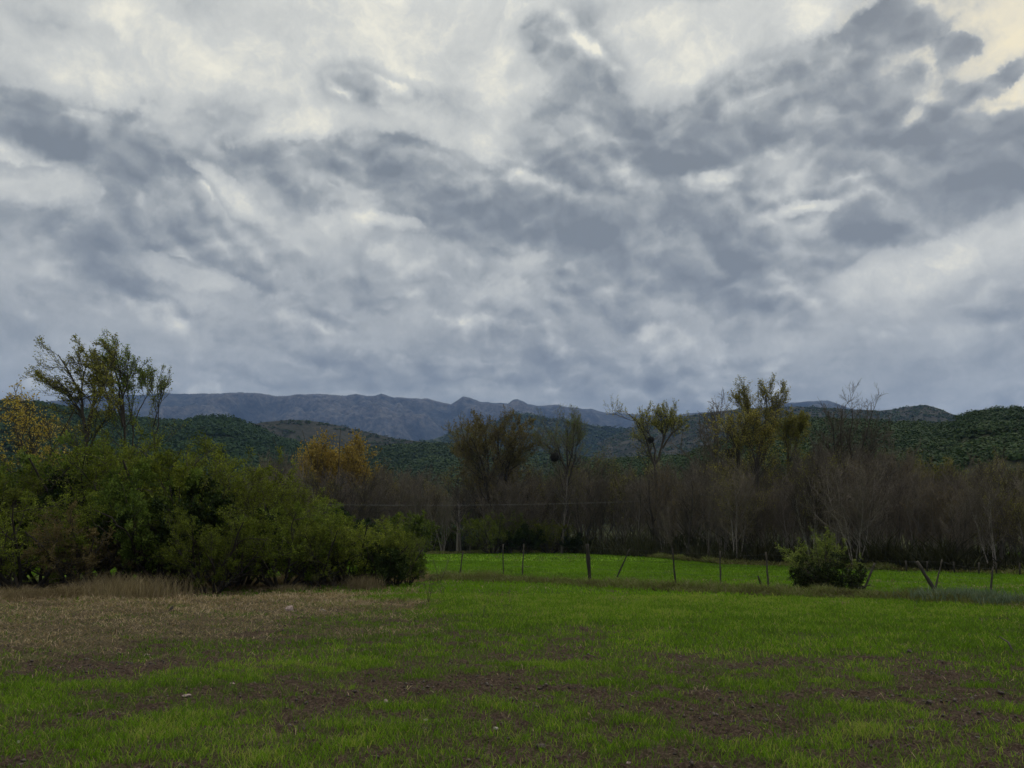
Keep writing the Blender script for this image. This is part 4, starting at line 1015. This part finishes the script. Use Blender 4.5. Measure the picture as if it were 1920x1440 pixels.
rock(276, 1222, 9, 5, M_stone, 'stone', 'small pinkish stone above the left green strip', 'stone', 3)
rock(436, 1279, 9, 5, M_stone, 'stone', 'small pink stone at the right end of the left soil streak', 'stone', 4)
rock(930, 1360, 9, 6, M_pale, 'stone', 'tiny white stone among the seedlings in the lower middle', 'stone', 5)
rock(36, 1384, 6, 5, M_pale, 'stone', 'tiny white stone near the lower left corner', 'stone', 6)
rock(1178, 1417, 9, 5, M_stone, 'stone', 'pinkish pebble in the bare soil at the bottom of the photo', 'stone', 7)
rock(723, 1308, 8, 8, M_stone, 'stone', 'small reddish stone in the soil left of the middle', 'stone', 8)
rock(800, 1340, 10, 6, M_pale, 'stone', 'pale stone in the grass left of the tiny white one', 'stone', 14)
rock(1014, 1393, 17, 10, M_clod, 'soil_clod', 'large black clod in the grass at the bottom middle', 'soil clod', 9)
rock(1706, 1362, 14, 9, M_clod, 'soil_clod', 'large dark clod in the lush grass at lower right', 'soil clod', 10)
rock(1742, 1319, 11, 8, M_clod, 'soil_clod', 'dark clod above the lush grass at lower right', 'soil clod', 11)
rock(1706, 1221, 9, 7, M_clod, 'soil_clod', 'small black clod in the crop at right', 'soil clod', 12)
rock(163, 1233, 9, 6, M_clod, 'soil_clod', 'small black clod at the left below the straw', 'soil clod', 13)
b = G(604, 1146)
tag(obj('stick', tube_mesh('stick', [b + (-.09, .05, .0), b + (0, 0, .04), b + (.1, -.06, .01)], [.012, .014, .006], M_pale, 7)), 'short pale stick lying right of the largest pink stone', 'stick')
b = G(321, 1147)
tag(obj('tree_stump', tube_mesh('tree_stump', [b - (0, 0, .05), b + (.0, 0, .07), b + (.03, 0, .13)], [.05, .04, .012], M_bark, 7)), 'small pointed dark stump on the worn ground at left', 'stump')

# ---- nests in the trees
def nest(px, py, y, w, label, seed):
    rng = np.random.RandomState(seed); c = P(px, py, y); r = w / F * y / 2
    n = 900
    v = unit(rng.randn(n, 3)); p = v * r * (rng.rand(n, 1) ** .5) * np.array([1, 1, .9])
    d = unit(np.cross(v, rng.randn(n, 3)) + v * .35)
    L = r * (.35 + .4 * rng.rand(n))[:, None]
    pts = np.stack([p - d * L, p + rng.randn(n, 3) * .02, p + d * L], 1)
    V, q = tubes(pts, np.full((n, 3), r * .035), 3)
    tag(obj('nest', mesh_np('nest', V, [q], M_nest), loc=tuple(c)), label, 'nest', 'stick nests in the tree tops')
nest(1040, 858, 97.5, 15, 'black round stick nest in the feathery tree right of the russet one', 1)
nest(1220, 825, 85.5, 11, 'black stick nest low in the left limb of the forked tree', 2)
nest(1369, 850, 63, 15, 'tall dark clump on a stem left of the yellow green trees', 3)
nest(930, 862, 99, 12, 'dark stick clump inside the russet tree', 4)
nest(1425, 830, 65, 13, 'dark clump inside the yellow green trees', 5)

# ---- power line
def power_line():
    y = 92.; b = P(1297, 1034, y); t = P(1297, 934, y); b[2] = 0
    r = empty('utility_pole', tuple(b), 'slim wooden power pole at the edge of the right grove', 'utility pole')
    H = t[2]
    obj('pole', tube_mesh('pole', [(0, 0, -.3), (0, 0, H * .5), (0, 0, H)], [.13, .115, .09], M_post, 8), r)
    obj('crossarm', tube_mesh('crossarm', [(-.8, 0, H - .35), (0, .0, H - .33), (.8, 0, H - .35)], [.06, .06, .06], M_post, 6), r)
    for s_ in (-.65, .65):
        obj('insulator', tube_mesh('insulator', [(s_, 0, H - .3), (s_, 0, H - .2), (s_, 0, H - .12)], [.035, .05, .02], M_pale, 8), r)
    w = empty('power_wires', tuple(b), 'thin pale power wires crossing in front of the far belt', 'wires')
    for i, s_ in enumerate((-.65, .65)):
        e = P(420 if i == 0 else 500, 943, 78) - b
        a = np.array([s_, 0, H - .1]); L = np.linspace(0, 1, 24)[:, None]
        pts = a * (1 - L) + e * L; pts[:, 2] -= (.45 * 4 * L * (1 - L))[:, 0]
        obj('wire', tube_mesh('wire', pts, [.0055] * 24, plain('bright_wire', (.14, .14, .15), (.22, .22, .23)), 4), w)
power_line()

# ---- white bird on the verge
def bird():
    c = G(1221, 1037); s = 1.0
    r = empty('white_bird', (c[0], c[1], .12), 'small white bird standing on the verge of the far field', 'bird')
    V = []
    st = [(-.16, 0, .14), (-.08, 0, .17), (.0, 0, .22), (.07, 0, .28), (.10, 0, .36), (.10, 0, .42), (.14, 0, .45)]
    obj('body', tube_mesh('body', st, [.012, .055, .075, .055, .028, .024, .022], M_white, 10), r)
    obj('beak', tube_mesh('beak', [(.15, 0, .452), (.19, 0, .445), (.23, 0, .437)], [.012, .008, .002], M_beak, 6), r)
    for dy in (-.025, .025):
        obj('leg', tube_mesh('leg', [(.0, dy, .17), (.01, dy, .06), (.0, dy, -.14)], [.008, .006, .006], M_beak, 5), r)
bird()

# ------------------------------------------------------------------ air
def haze():
    m = bpy.data.materials.new('haze_air'); m.use_nodes = True; n = m.node_tree; n.nodes.clear()
    v = n.nodes.new('ShaderNodeVolumePrincipled'); v.inputs['Color'].default_value = (.30, .50, 1.0, 1)
    v.inputs['Density'].default_value = 7.5e-5; v.inputs['Anisotropy'].default_value = 0.0
    o = n.nodes.new('ShaderNodeOutputMaterial'); n.links.new(v.outputs[0], o.inputs['Volume'])
    X, Y0, Y1, Z0, Z1 = 16000, -16000, 16000, -18., 1500.
    V = np.array([(x, y, z) for x in (-X, X) for y in (Y0, Y1) for z in (Z0, Z1)], float)
    Fc = np.array([[0, 1, 3, 2], [4, 6, 7, 5], [0, 4, 5, 1], [2, 3, 7, 6], [0, 2, 6, 4], [1, 5, 7, 3]])
    tag(obj('haze', mesh_np('haze', V, [Fc], m)), 'thin blue air between the field and the mountains', 'haze', kind='stuff')
haze()
